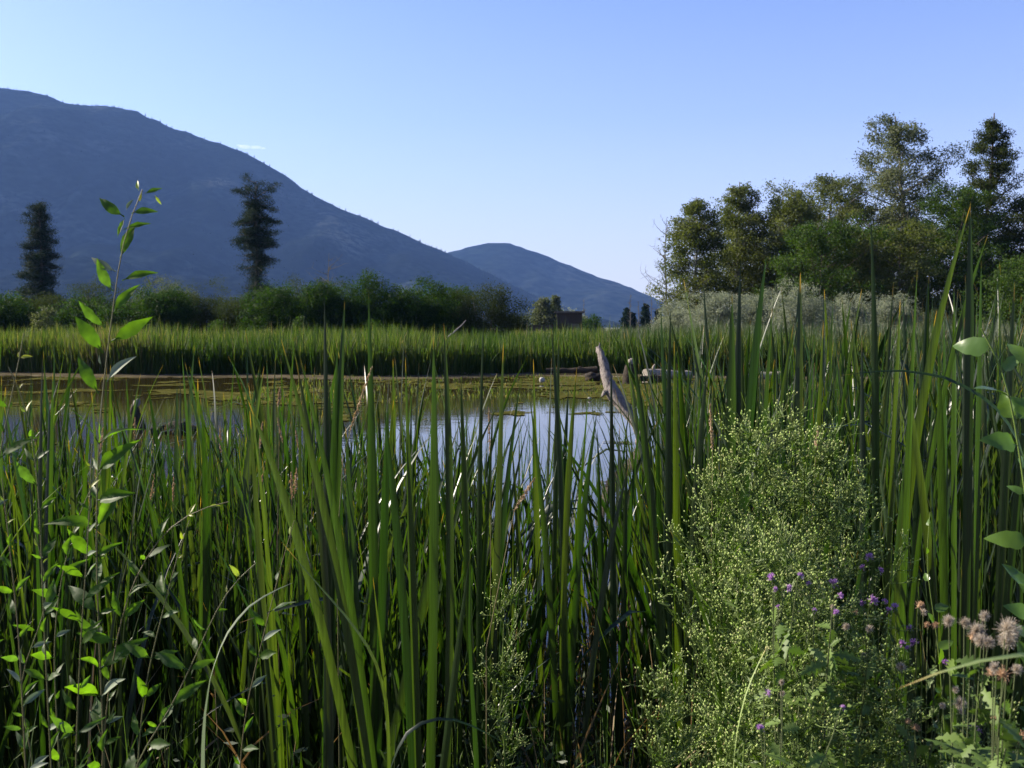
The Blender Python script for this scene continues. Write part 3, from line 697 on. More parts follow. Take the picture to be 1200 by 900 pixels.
# floating algae: ragged patches
def algae(name, xr, yr, step, thr, seed, label, z, bias=None):
    xs = np.arange(*xr, step); ys = np.arange(*yr, step); X, Y = np.meshgrid(xs, ys)
    nz_ = fbm(X * .5 + 30, Y * .42 + 12, seed, 5, 1.) + .4 * fbm(X * 3, Y * 2.5, seed + 3, 3, 1.)
    if bias is not None: nz_ = nz_ + bias(X, Y)
    rj = np.random.default_rng(seed)
    Xj = X + rj.uniform(-.3, .3, X.shape) * step; Yj = Y + rj.uniform(-.3, .3, X.shape) * step
    V = np.stack([Xj, Yj, z + .006 * fbm(X * 2, Y * 2, seed, 2, 1.)], -1).reshape(-1, 3)
    Fq = grid_faces(len(xs), len(ys)); k = nz_.ravel()[Fq].mean(1) > thr; Fq = Fq[k]
    used, inv = np.unique(Fq, return_inverse=True)
    o = MB().add(V[used], inv.reshape(-1, 4)).build(name, M['algae']); tag(o, label, 'algae', kind='stuff')
algae('floating_algae', (-24, 26), (13, 40), .10, .22, 31, 'olive mats of algae floating on the pond', .014,
      lambda X, Y: np.interp(Y, [13, 19, 23, 27, 33, 40], [-.5, -.4, -.22, .02, .10, .05]) + np.interp(X, [-6, 2, 8], [-.06, .35, .5]) * np.clip((Y - 26.5) / 1.5, 0, 1))

# ------------------------------------------------------------------ driftwood
def log(name, p0, p1, r0, r1, mat, label, group=None, seed=1, knots=2, cat='log', extra=None, n=16):
    r = np.random.default_rng(seed); root = empty(name, p0, label, cat, group); mb = MB()
    a = np.zeros(3); b_ = np.array(p1) - np.array(p0); t = np.linspace(0, 1, n)[:, None]
    L_ = np.linalg.norm(b_)
    P = a + b_ * t + np.cumsum(r.normal(size=(n, 3)), 0) * L_ * .006
    rad = np.linspace(r0, r1, n) * (1 + r.normal(size=n) * .07)
    if extra is not None: P = np.array(extra, float); n = len(P); rad = np.interp(np.linspace(0, 1, n), [0, 1], [r0, r1])
    tube(mb, P, rad, 12)
    V = mb.V[0]; V += r.normal(size=V.shape) * r0 * .045
    mb.build('trunk', mat, root)
    for k in range(knots):
        i = r.integers(2, n - 2); d = unit(r.normal(size=3) + [0, 0, .5]); kb = MB()
        tube(kb, [P[i], P[i] + d * rad[i] * 1.4, P[i] + d * rad[i] * 2.6 + r.normal(size=3) * rad[i] * .3], [rad[i] * .4, rad[i] * .28, rad[i] * .1], 6)
        kb.build('branch_stub', mat, root)
    return root
# the leaning snag
Ys = 17.5
ctrl = [(748, 520), (752, 507), (742, 492), (733, 478), (721, 464), (714, 450), (712, 438), (710, 424), (707, 413), (705, 409)]
wids = [14, 14, 13, 15, 17, 14, 11, 10, 8, 5]
p0 = np.array(at(*ctrl[0], Ys)); p0[2] = -.35
pts = [np.array(at(cx, cy, Ys)) + [0, .12 * k - .3, 0] for k, (cx, cy) in enumerate(ctrl)]
tt = np.linspace(0, 1, len(pts)); ti = np.linspace(0, 1, 30)
P = np.stack([np.interp(ti, tt, [q[c] for q in pts]) for c in range(3)], -1)
kk = np.array([.25, .5, .25])
for _ in range(2):
    P[1:-1] = .25 * P[:-2] + .5 * P[1:-1] + .25 * P[2:]
rad = np.interp(ti, tt, wids) / F * Ys * .5
root = empty('driftwood_snag', tuple(p0), 'grey weathered dead trunk leaning out of the pond', 'driftwood')
mb = MB(); P2 = P - p0; P2 = np.vstack([[P2[0] + [.05, 0, -.35]], P2]); rad2 = np.r_[rad[0], rad]
tube(mb, P2, rad2, 14)
V = mb.V[0]; V += rng.normal(size=V.shape) * .009
a_ = np.arctan2(V[:, 1], V[:, 0])
mb.build('trunk', M['drift'], root)
kb = MB(); q = P2[-1]; tube(kb, [q + [0, 0, -.05], q + [.03, 0, .03], q + [.035, 0, .10]], [.022, .018, .008], 6); kb.build('branch_stub', M['drift'], root)
kb = MB(); q = P2[15]; tube(kb, [q, q + [-.14, -.05, -.02], q + [-.19, -.06, -.10]], [.07, .05, .015], 6); kb.build('branch_stub', M['drift'], root)

log('shore_log', (at(756, 432, 38).x, 38, .16), (at(812, 433, 38.5).x, 38.7, .12), .22, .15, M['log_pale'], 'pale log lying behind the leaning dead trunk', 'pale logs along the far shore', 1)
log('shore_log', (at(778, 441, 36.5).x, 36.5, .10), (at(752, 438, 36).x, 36, .1), .13, .10, M['log_dark'], 'thin dark log in front of the pale log by the dark stump', 'pale logs along the far shore', 2)
log('shore_log', (at(862, 433, 38).x, 38, .2), (at(935, 436, 37.5).x, 37.5, .16), .17, .11, M['log_pale'], 'pale log on the far shore below the silvery willows', 'pale logs along the far shore', 3)
log('shore_log', (at(1040, 436, 37).x, 37, .18), (at(1260, 435, 38).x, 38, .2), .13, .15, M['log_pale'], 'long pale log seen through the cattails at right', 'pale logs along the far shore', 4, n=26)
log('shore_log', (at(500, 436, 42).x, 41.6, .12), (at(640, 438, 40).x, 41, .1), .10, .07, M['log_pale'], 'low grey log at the foot of the far reeds', 'pale logs along the far shore', 5, n=22)
log('shore_log', (at(640, 430, 41).x, 41.2, .22), (at(700, 431, 41).x, 40.9, .2), .10, .13, M['log_dark'], 'dark log before the reeds left of the leaning dead trunk', 'pale logs along the far shore', 6)  # takes the dark log colour, unlike the pale ones
log('bent_branch', (at(512, 400, 50).x, 50, 1.0), (at(548, 372, 50).x, 50.5, 2.42), .05, .02, M['log_pale'], 'pale bare branch slanting up out of the far reeds', None, 7, cat='branch', knots=0)
# stump
root = empty('stump', (at(737, 448, 36).x, 36, .02), 'short dark upright stump beside the pale log', 'stump'); mb = MB()
tube(mb, [(0, 0, -.2), (0, 0, .25), (.03, 0, .55), (.06, 0, .68)], [.25, .23, .19, .16], 10); mb.V[0] += rng.normal(size=mb.V[0].shape) * .02
mb.build('trunk', M['log_dark'], root)
kb = MB(); tube(kb, [(.06, 0, .66), (.09, -.02, .74), (.14, 0, .80)], [.14, .13, .08], 8); kb.build('pale_top', M['log_pale'], root)
def rock(name, loc, s, mat, label, group, seed, cat='rock'):
    bm = bmesh.new(); bmesh.ops.create_icosphere(bm, subdivisions=3, radius=1); r = np.random.default_rng(seed)
    f = r.normal(size=(3, 3)) * 4
    for v in bm.verts:
        d = 1 + .18 * math.sin(v.co.x * f[0, 0] + v.co.y * f[0, 1]) + .15 * math.sin(v.co.z * f[1, 0] + v.co.x * f[1, 1] + 1)
        d += .12 * math.sin(9 * v.co.x + 7 * v.co.z) * math.sin(8 * v.co.y + 2)
        v.co = Vector((v.co.x * s[0] * d, v.co.y * s[1] * d, v.co.z * s[2] * d))
    for p_ in bm.faces: p_.smooth = True
    me = bpy.data.meshes.new(name); bm.to_mesh(me); bm.free(); me.materials.append(mat)
    o = bpy.data.objects.new(name, me); col.objects.link(o); o.location = loc; return tag(o, label, cat, group)
rock('rock', (at(694, 442, 36.5).x, 36.5, .14), (.30, .25, .17), M['log_dark'], 'humped brown lump on the mud left of the stump', 'lumps on the mud', 1)
rock('rock', (at(635, 442, 36).x, 36, .08), (.10, .09, .10), M['white_stone'], 'small whitish stone on the mud under the far reeds', 'lumps on the mud', 2)
rock('rock', (at(691, 466, 27.2).x, 27.2, .05), (.05, .05, .03), M['white_stone'], 'tiny white speck floating before the leaning dead trunk', 'lumps on the mud', 3)
# dark sunken log with a lump, left part of the pond
log('sunken_log', (at(176, 507, 18.5).x, 18.5, .03), (at(234, 505, 18.8).x, 18.8, .04), .12, .09, M['log_dark'], 'dark wet log lying in the left part of the pond', None, 9)
rock('rock', (at(216, 502, 18.6).x, 18.45, .10), (.24, .14, .14), M['log_dark'], 'dark lump on the end of the wet log', 'lumps on the wet log', 4)
root = empty('stump', (at(160, 507, 18.8).x, 18.8, -.1), 'broken dark stump with a pale top at the left end of the wet log', 'stump'); mb = MB()
tube(mb, [(0, 0, -.2), (.02, 0, .2), (-.05, 0, .48), (-.02, 0, .62)], [.2, .15, .08, .05], 8); mb.V[0] += rng.normal(size=mb.V[0].shape) * .015; mb.build('trunk', M['log_dark'], root)
kb = MB(); tube(kb, [(-.02, 0, .60), (.03, 0, .68), (.06, 0, .74)], [.06, .07, .02], 6); kb.build('pale_top', M['log_pale'], root)

# ------------------------------------------------------------------ cattails
YT = [(-900, 380), (0, 390), (100, 405), (200, 412), (280, 400), (350, 390), (450, 400), (560, 425), (650, 405), (700, 430), (750, 400), (800, 358), (880, 328), (960, 332), (1080, 316), (1200, 300), (1500, 300)]
def ytop(px): return np.interp(px, [q[0] for q in YT], [q[1] for q in YT])
# shared blade shapes, one metre tall
protos = []
pr = np.random.default_rng(50)
for k in range(22):
    mb = MB(); one = np.ones(1)
    kink = one * 0
    if k >= 19: kink = one * pr.uniform(1.2, 2.2)
    blades(mb, np.zeros((1, 3)), one, one * 1.0, one * 0, one * 0, one * (pr.normal(.14, .20) if k < 15 else pr.uniform(.5, 1.0)), one * (np.pi / 2 + pr.normal() * .25), one * pr.normal(0, .9), rings=16, fold=.16 if k % 2 else -.16, tint=one * pr.uniform(), kink=kink, taper=pr.uniform(.2, .42))
    # width is kept in a unit of its own: store as shape with unit width scaled at object level
    V = mb.V[0].reshape(16, 3, 3)
    protos.append((V.copy(), mb))
def proto_mesh(k, wid):
    V, mb = protos[k]
    c = .5 * (V[:, 0:1] + V[:, 2:3]) ; nb = MB()
    nb.add((c + (V - c) * wid).reshape(-1, 3), mb.F4[0], mb.T[0], mb.U[0])
    return nb.mesh('leaf_blade', M['cattail'])
pm = [[proto_mesh(k, w_) for w_ in (.010, .0138, .0175)] for k in range(22)]

def cattail(base, H, wid, seed, label, group, nb=None, lean=None, mat_over=None):
    """one plant: a fan of strap leaves from one base; H = height of its tallest leaf"""
    r = random.Random(seed)
    root = empty('cattail_plant', base, label, 'cattail', group)
    nb = nb or r.randint(5, 8); fan = r.uniform(0, math.pi)
    lean = lean if lean is not None else (r.gauss(0, .05), r.gauss(0, .05))
    for i in range(nb):
        f = -1 + 2 * (i + .5) / nb
        k = r.randrange(15) if r.random() < .8 else r.randrange(15, 22)
        h = H * (1 - .30 * abs(f) * r.uniform(.5, 1.6)) if i != nb // 2 else H
        h *= r.uniform(.9, 1.0)
        wsel = min(2, max(0, int(r.gauss(wid, .7))))
        o = bpy.data.objects.new('leaf_blade', pm[k][wsel]); col.objects.link(o); o.parent = root
        o.location = (math.cos(fan) * f * .035, math.sin(fan) * f * .035, 0)
        tl = abs(f) * r.uniform(.05, .32) + .02
        az = fan + (0 if f > 0 else math.pi) + r.gauss(0, .35)
        rot = Matrix.Rotation(az, 3, 'Z') @ Matrix.Rotation(tl, 3, 'Y')
        lm = Euler((lean[1], lean[0], 0)).to_matrix()
        o.rotation_euler = (lm @ rot).to_euler(); o.scale = (h * 1.02, h * 1.02, h * 1.02)
    return root

zone_names = [
    (-400, 150, 'narrow green cattail in the thicket behind the willow shoots at left', 'cattails of the left thicket'),
    (150, 290, 'green cattail in the thicket before the dark wet log', 'cattails before the wet log'),
    (290, 470, 'green cattail in the stand below the two tall upright blades', 'cattails left of the middle'),
    (470, 600, 'dark green cattail in the crowded stand left of the open water', 'cattails left of the open water'),
    (600, 760, 'slim cattail standing before the bright open water', 'cattails before the open water'),
    (760, 1000, 'tall cattail in the stand behind the budding weed', 'cattails behind the budding weed'),
    (1000, 1600, 'tall grey-green cattail in the right-hand stand beside the broad-leaved plant', 'cattails of the right stand')]
r = random.Random(99); cnt = 0; tries = 0
while cnt < 296 and tries < 5000:
    tries += 1
    Yd = 2.5 + 4.9 * (r.random() ** .8); px = r.uniform(-130, 1330)
    if 585 < px < 765 and r.random() < .8 and Yd > 3.2: continue
    if 760 < px < 1080 and Yd < 3.0: continue
    if 610 < px < 760 and Yd < 3.6: continue
    if -50 < px < 240 and Yd < 3.1: continue
    d = 72 if px < 560 else (75 if px < 760 else 45)
    yt = float(ytop(px)) - 22 + r.expovariate(1 / (d * (1.8 if Yd < 3.6 else 1)))
    x = (px - 600) / F * Yd; gz = float(ground_z(x, Yd))
    H = at(px, yt, Yd).z - gz
    if H < 1.0: continue
    H = min(H, 2.75)
    z = [q for q in zone_names if q[0] <= px < q[1]]
    z = z[0] if z else zone_names[0]
    cattail((x, Yd, max(gz, -.3) - .02), H, 1.1 if Yd > 3 else .8, 1000 + cnt, z[2], z[3], lean=(r.gauss(.03 if px > 700 else -.02, .10), r.gauss(0, .07)))
    cnt += 1

# the crowd behind and between: too many to single out
def cattail_mass(name, n, xr, yr, seed, label, wd=.0165, drop=60):
    rr = np.random.default_rng(seed)
    px = rr.uniform(*xr, n); Yd = rr.uniform(*yr, n); x = (px - 600) / F * Yd
    gz = np.maximum(ground_z(x, Yd), -.35)
    yt = ytop(px) + rr.exponential(drop, n) - 12 + np.where((px > -50) & (px < 600), 34, 0)
    H = CAM_Z - (yt + np.interp(Yd, [2.9, 4], [120, 0]) - 383) / F * Yd - gz; H = np.clip(H, .7, 2.7)
    keep = ~((px > 585) & (px < 755) & (rr.uniform(0, 1, n) < .86))
    base = np.column_stack([x, Yd, gz - .02])[keep]; H = H[keep]; m_ = len(H)
    base = np.repeat(base, 5, 0); H = np.repeat(H, 5) * rr.uniform(.65, 1, 5 * m_); base[:, :2] += rr.normal(0, .03, (5 * m_, 2))
    n2 = len(H); mb = MB()
    blades(mb, base, H, rr.uniform(.7, 1.25, n2) * wd, rr.uniform(0, 6.28, n2), np.abs(rr.normal(0, .15, n2)), rr.normal(.12, .26, n2), rr.uniform(0, 3.14, n2), rr.normal(0, .8, n2), rings=9, r=rr)
    o = mb.build(name, M['cattail']); tag(o, label, 'cattails', kind='stuff')
cattail_mass('cattail_thicket', 2100, (-750, 1500), (2.8, 8.4), 61, 'dense crowd of green cattail leaves filling the water edge', drop=70)  # unseen leaves far to the left are added to shade the lower stand

# hero plants with their own silhouettes: (base px, depth, [(tip px, tip py, width m, mid offset px)])
def hero(bpx, Yd, tips, label, mat='cattail', name='cattail_plant', face=(1, .2, 0)):
    x = (bpx - 600) / F * Yd; gz = float(ground_z(x, Yd)) - .03
    root = empty(name, (x, Yd, gz), label, 'cattail' if name == 'cattail_plant' else 'grass', 'single cattails rising above the stand' if name == 'cattail_plant' else None)
    for i, tp in enumerate(tips):
        tx, ty, wd = tp[:3]; bow = tp[3] if len(tp) > 3 else 0
        T = at(tx, ty, Yd + random.uniform(-.08, .08)); B = Vector((x + random.uniform(-.02, .02), Yd + random.uniform(-.02, .02), gz))
        pts = [B, B.lerp(T, .35) + Vector((bow / F * Yd * .8, 0, 0)), B.lerp(T, .7) + Vector((bow / F * Yd, 0, 0)), T]
        pts = [p_ - root.location for p_ in pts]
        mb = MB(); a = random.uniform(-.5, .5)
        path_blade(mb, pts, wd * 1.3, (math.cos(a), math.sin(a), 0), taper=random.uniform(.14, .3), tint=random.random(), fold=random.choice((-.15, .15)))
        mb.build('leaf_blade', M[mat], root)
    return root
hero(378, 2.5, [(380, 343, .016, 3), (404, 352, .017, -4), (396, 398, .019, -3), (346, 418, .015, 22), (520, 600, .017)], 'cattail with two broad dark blades side by side and a thin orange-tipped one')
hero(433, 2.6, [(432, 344, .019, 2), (455, 470, .016), (405, 500, .016)], 'cattail with one straight bright blade ending in an orange tip')
hero(470, 2.2, [(329, 396, .0145, 20), (290, 468, .0145, 26), (352, 420, .0135, 16), (550, 655, .014)], 'large cattail near the camera leaning far to the left')
hero(498, 2.3, [(508, 395, .017, 4), (475, 418, .014), (520, 378, .014, 10), (450, 480, .015, 8)], 'cattail with forked pale blades left of the open water')
hero(560, 2.7, [(567, 366, .012, -4), (590, 400, .014), (540, 440, .015), (610, 445, .015, -8)], 'slim cattail with a thin pointed blade below the far hill')
hero(662, 2.9, [(646, 384, .015, 8), (676, 430, .014, -8), (700, 480, .014, -10), (620, 460, .014, 8), (738, 540, .014, -12)], 'dark cattail fanning out in front of the bright water')
hero(640, 3.4, [(655, 392, .014), (625, 420, .015), (690, 455, .013), (600, 520, .013)], 'crossing cattail blades left of the dark fan')
hero(724, 3.2, [(716, 425, .016), (700, 500, .015), (735, 500, .014), (752, 475, .014, -6)], 'cattail crossing in front of the leaning dead trunk')
hero(800, 2.9, [(786, 360, .016, -6), (740, 400, .016, 10), (790, 398, .018), (830, 420, .018, -8)], 'cattail with a pale blade just right of the leaning dead trunk')
hero(868, 2.8, [(868, 302, .018, -4), (898, 300, .022, -12), (858, 345, .02), (930, 380, .018, -10), (905, 360, .02)], 'broad dark cattail cluster in front of the brightest silvery willow')
hero(945, 2.9, [(938, 318, .018), (965, 375, .018), (915, 375, .017), (1000, 395, .016, -10)], 'cattail between the dark cluster and the tall thin blade')
hero(1034, 2.7, [(1020, 243, .015, 8), (1055, 350, .016), (1010, 390, .016), (1080, 410, .015, -10)], 'cattail with the tall thin blade standing alone before the grove')
hero(1055, 2.5, [(1138, 238, .019, -34), (1158, 274, .016, -36), (1075, 316, .016, -4), (1088, 318, .014)], 'cattail with two long blades reaching up and to the right')
hero(1140, 2.5, [(1137, 236, .016, 2), (1100, 400, .016), (1118, 330, .016), (1060, 430, .017, 10)], 'cattail whose tall blade meets the leaning long blade at its tip')
hero(1165, 2.6, [(1150, 305, .016), (1189, 330, .018), (1216, 340, .016), (1130, 360, .016)], 'cattail standing behind the broad-leaved plant')
# bent-over blades drawn along their own curves
def bent(name, pix, Yd, wd, mat, label, cat='grass', group=None, base=None, face=(0, .3, 1), dy=0.0):
    P_ = [at(x_, y_, Yd + dy * i) for i, (x_, y_) in enumerate(pix)]
    root = empty(name, tuple(P_[0]), label, cat, group)
    mb = MB(); path_blade(mb, [p_ - P_[0] for p_ in P_], wd, face, n=30, taper=.55, fold=.12)
    mb.build('leaf_blade', M[mat], root)
bx = .80; gz = float(ground_z(bx, 1.0))
root = empty('arching_grass', (bx, 1.0, gz), 'broad pale green blade with a tan tip reaching in from the right edge', 'grass')
B = Vector((bx, 1.0, gz)); mb = MB()
path_blade(mb, [Vector((0, 0, 0)), at(1330, 850, .96) - B, at(1255, 775, .93) - B, at(1190, 766, .92) - B, at(1120, 780, .92) - B, at(1050, 808, .92) - B], .0145, (0, .75, .65), n=40, taper=.42, fold=.1)
V = mb.V[0]
mb.build('leaf_blade', M['pale_blade'], root)
def curve_blade(pix, Yd, wd, mat, label, mid=None, face=(.2, .5, 1), group=None):
    x0, y0 = pix[0]; b0 = at(x0, y0, Yd); gz_ = float(ground_z(b0.x, Yd)); B = Vector((b0.x, Yd, gz_ - .02))
    root = empty('arching_grass', tuple(B), label, 'grass', group)
    pts = [Vector((0, 0, 0))] + [at(x_, y_, Yd) - B for x_, y_ in pix]
    P_ = np.array([tuple(p_) for p_ in pts]); d = np.r_[0, np.cumsum(np.linalg.norm(np.diff(P_, axis=0), axis=1))]; d /= d[-1]
    t = np.linspace(0, 1, 24); Q = np.stack([np.interp(t, d, P_[:, c]) for c in range(3)], -1)
    for _ in range(4): Q[1:-1] = .25 * Q[:-2] + .5 * Q[1:-1] + .25 * Q[2:]
    mb = MB(); path_blade(mb, Q, wd, face, n=40, taper=.3, fold=.1); mb.build('leaf_blade', M[mat], root)
GB = 'bent grass blades'
curve_blade([(236, 830), (255, 745), (275, 708), (300, 688), (345, 682)], 1.9, .012, 'silver', 'pale arched blade curling over to the right among the willow leaves', group=GB)
curve_blade([(560, 900), (549, 760), (551, 650)], 1.9, .010, 'cattail', 'short upright bright blade at the bottom middle', group=GB, face=(1, .3, 0))
curve_blade([(455, 760), (400, 720), (350, 660), (330, 635)], 1.8, .013, 'cattail', 'yellowish blade leaning left above the arched pale blade', group=GB, face=(.4, 1, 0))
curve_blade([(858, 880), (868, 800), (880, 770), (900, 755)], 1.6, .010, 'pale_blade', 'pale curved blade at the foot of the budding weed', group=GB)
curve_blade([(1210, 500), (1140, 445), (1090, 425), (1035, 425), (985, 440)], 2.4, .014, 'cattail', 'dark blade bent flat across the right-hand stand', group=GB, face=(0, .4, 1))
curve_blade([(845, 760), (820, 705), (800, 660), (785, 620)], 2.0, .013, 'cattail', 'dark blade leaning left out of the budding weed', group=GB, face=(1, .3, 0))
curve_blade([(975, 900), (990, 760), (1016, 640), (1018, 570)], 2.2, .014, 'cattail', 'upright blade behind the purple thistle heads', group=GB, face=(1, .3, 0))
curve_blade([(448, 900), (470, 840), (500, 818), (545, 836), (590, 870)], 1.7, .011, 'cattail', 'low blade drooping to the right at the bottom middle', group=GB)

# fallen dry leaves and stalks among the bases
rr = np.random.default_rng(71); n = 1150
px = np.r_[rr.uniform(-150, 1350, 900), rr.normal(712, 22, 250)]; Yd = rr.uniform(2.4, 7, n); x = (px - 600) / F * Yd
mb = MB(); blades(mb, np.column_stack([x, Yd, np.maximum(ground_z(x, Yd), -.2)]), rr.uniform(.25, 1.0, n), rr.uniform(.005, .010, n), rr.uniform(0, 6.28, n), np.abs(rr.normal(.25, .35, n)), rr.normal(.5, .8, n), rr.uniform(0, 3.14, n), rr.normal(0, 1, n), rings=8, r=rr)
tag(mb.build('dry_leaf_litter', M['deadreed']), 'dry tan cattail leaves standing and fallen among the bases', 'dry leaves', kind='stuff')
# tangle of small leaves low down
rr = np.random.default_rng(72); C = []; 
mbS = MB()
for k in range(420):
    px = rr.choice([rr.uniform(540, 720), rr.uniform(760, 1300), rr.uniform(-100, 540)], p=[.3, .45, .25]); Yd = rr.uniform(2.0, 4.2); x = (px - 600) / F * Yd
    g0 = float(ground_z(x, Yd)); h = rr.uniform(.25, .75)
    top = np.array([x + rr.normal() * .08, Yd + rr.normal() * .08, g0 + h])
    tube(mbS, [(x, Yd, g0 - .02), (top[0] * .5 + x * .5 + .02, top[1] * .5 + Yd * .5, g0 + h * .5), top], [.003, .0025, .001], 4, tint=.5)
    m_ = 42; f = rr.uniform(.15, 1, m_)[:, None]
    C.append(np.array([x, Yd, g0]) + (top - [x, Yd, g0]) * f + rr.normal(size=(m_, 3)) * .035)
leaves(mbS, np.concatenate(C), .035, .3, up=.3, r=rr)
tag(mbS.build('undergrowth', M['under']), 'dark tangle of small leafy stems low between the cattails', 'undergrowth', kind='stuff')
# grass between the weeds
rr = np.random.default_rng(73); n = 2600
px = rr.uniform(-150, 1350, n); Yd = rr.uniform(1.5, 3.6, n); x = (px - 600) / F * Yd
mb = MB(); blades(mb, np.column_stack([x, Yd, ground_z(x, Yd)]), rr.uniform(.25, .8, n), rr.uniform(.003, .006, n), rr.uniform(0, 6.28, n), np.abs(rr.normal(0, .25, n)), rr.normal(.4, .5, n), rr.uniform(0, 3.14, n), rr.normal(0, 1, n), rings=7, r=rr)
tag(mb.build('bank_grass', M['weed']), 'thin grass on the near bank under the weeds', 'grass', kind='stuff')

# ------------------------------------------------------------------ willow shoots
def leaf_mesh(name, L_, W, mat, curl=.3, fold=.25, n=9, pet=.12, wav=0.0, seed=0, ovate=False):
    r = np.random.default_rng(seed)
    t = np.linspace(0, 1, n); mb = MB()
    prof = np.sin(np.pi * np.clip(t, 0, 1) ** (.62 if ovate else .78)) ** (.75 if ovate else 1.15) * (1 + r.normal(size=n) * .06); sb = r.normal() * .12; prof[0] = .06; prof[-1] = 0.0
    cx = pet * L_ + t * L_; th = curl * t ** 1.5
    zc = -np.cumsum(np.sin(th)) * L_ / n
    V = []
    for i in range(n):
        for s in (-1, -.5, 0, .5, 1):
            w_ = W * .5 * prof[i] * s + sb * L_ * t[i] ** 2
            V.append((cx[i], w_, zc[i] + abs(s) * W * .5 * prof[i] * fold + wav * math.sin(i * 1.7 + s * 2) * W))
    i = np.arange(n - 1)[:, None] * 5; j = np.arange(4)[None]; q = i + j
    mb.add(V, np.stack([q, q + 1, q + 6, q + 5], -1).reshape(-1, 4), .5, np.repeat(t, 5))
    tube(mb, [(0, 0, 0), (pet * L_, 0, 0), (pet * L_ + L_ * .1, 0, zc[1])], [.0012, .001, .0006], 4, cap=False)
    return mb.mesh(name, mat)
WL = [leaf_mesh('leaf', .058, .0165, M['willow'], curl=c, fold=f, wav=.05, seed=k) for k, (c, f) in enumerate([(.3, .25), (.6, .15), (.1, .45), (1.0, .3), (1.4, .5), (-.3, .3), (.5, .8), (.8, .1)])]
WLS = [leaf_mesh('leaf', .050, .015, M['silver'], curl=c, fold=f, seed=k) for k, (c, f) in enumerate([(.5, .4), (.9, .5)])]
WLY = [leaf_mesh('leaf', .04, .012, M['willow_young'], curl=.5, fold=.4)]

def shoot(pix, Yd, label, seed, nleaf=16, size=1.0, last=1.0, exact=None, group='willow shoots at the left', name='willow_shoot', leafs=None, rad=.0023, first=.15, silver=.12, spread=1.0, mat='stemtan', dy=0):
    r = random.Random(seed)
    b0 = at(*pix[0], Yd); gz_ = float(ground_z(b0.x, Yd)); B = Vector((b0.x + .02, Yd, gz_ - .02))
    nleaf = min(95, int(nleaf * 1.75)) if leafs is None and nleaf < 50 else nleaf; silver *= .6; root = empty(name, tuple(B), label, 'shoot', group)
    P_ = np.array([(0, 0, 0)] + [tuple(at(x_, y_, Yd + dy * i) - B) for i, (x_, y_) in enumerate(pix)])
    d = np.r_[0, np.cumsum(np.linalg.norm(np.diff(P_, axis=0), axis=1))]; L_ = d[-1]; d /= L_
    t = np.linspace(0, 1, 40); Q = np.stack([np.interp(t, d, P_[:, c]) for c in range(3)], -1)
    for _ in range(3): Q[1:-1] = .25 * Q[:-2] + .5 * Q[1:-1] + .25 * Q[2:]
    mb = MB(); tube(mb, Q, np.linspace(rad, rad * .35, 40), 6); mb.build('stem', M[mat], root)
    T = unit(np.gradient(Q, axis=0)); a = r.uniform(0, 6)
    for i in range(nleaf):
        f = first + (last - first) * (i + .5 + r.uniform(-.3, .3)) / nleaf; k = min(39, int(f * 39))
        a += 2.4 + r.gauss(0, .5)
        tg = Vector(T[k]); side = Vector((math.cos(a), math.sin(a) * .6, 0)).normalized()
        young = f > .95 and leafs is None
        dr = (tg * r.uniform(.5, 1.1) * (1.3 if f > .9 else 1) + side * spread * r.uniform(.7, 1.1) + Vector((0, 0, r.gauss(0, .25)))).normalized()
        nrm = Vector((r.gauss(-.25, .45), r.gauss(-1, .4), .55))
        nrm = (nrm - dr * nrm.dot(dr)).normalized(); y_ = nrm.cross(dr)
        rot = Matrix((dr, y_, nrm)).transposed()
        me = r.choice(leafs) if leafs else (WLY[0] if young else (r.choice(WLS) if r.random() < silver else r.choice(WL)))
        o = bpy.data.objects.new('leaf', me); col.objects.link(o); o.parent = root
        s = size * r.choice((.55, .8, 1, 1.1)) * r.uniform(.8, 1.15) * (.55 if f > .93 and leafs is None else 1)
        o.location = Q[k]; o.rotation_euler = rot.to_euler(); o.scale = (s, s * r.uniform(.95, 1.3), s)
    for (ax, ay, bx_, by_, kind) in (exact or []):
        pa = at(ax, ay, Yd) - B; pb = at(bx_, by_, Yd + r.uniform(-.012, .012)) - B
        dr = (pb - pa).normalized(); nrm = Vector((r.gauss(-.2, .25), -1, r.uniform(.1, .7))); nrm = (nrm - dr * nrm.dot(dr)).normalized()
        rot = Matrix((dr, nrm.cross(dr), nrm)).transposed()
        me = {'g': WL[r.randrange(3)], 's': WLS[0], 'y': WLY[0]}[kind]; s = (pb - pa).length / ({'g': .058, 's': .05, 'y': .04}[kind] * 1.08)
        o = bpy.data.objects.new('leaf', me); col.objects.link(o); o.parent = root
        o.location = pa; o.rotation_euler = rot.to_euler(); o.scale = (s, s * r.uniform(1.0, 1.2), s)
    return root
EX = [(295, 185, 180, 122, 'g'), (298, 190, 270, 268, 'g'), (292, 238, 398, 208, 'g'), (326, 172, 424, 148, 'g'), (380, 92, 444, 66, 'g'), (368, 88, 358, 130, 'y'), (356, 80, 340, 40, 'y'), (420, 100, 448, 135, 'y'),
      (305, 160, 322, 112, 's'), (280, 355, 332, 208, 'g'), (262, 408, 150, 362, 's'), (250, 488, 165, 368, 'g'), (288, 445, 418, 392, 'g'), (252, 578, 330, 450, 'g'), (220, 638, 106, 538, 'g'),
      (210, 738, 100, 585, 'g'), (245, 692, 392, 603, 'g'), (192, 905, 102, 752, 'g'), (226, 855, 314, 736, 's'), (205, 790, 186, 752, 's')]
EX = [(60 + a / 3.46, 200 + b / 3.46, 60 + c / 3.46, 200 + d / 3.46, k) for a, b, c, d, k in EX]
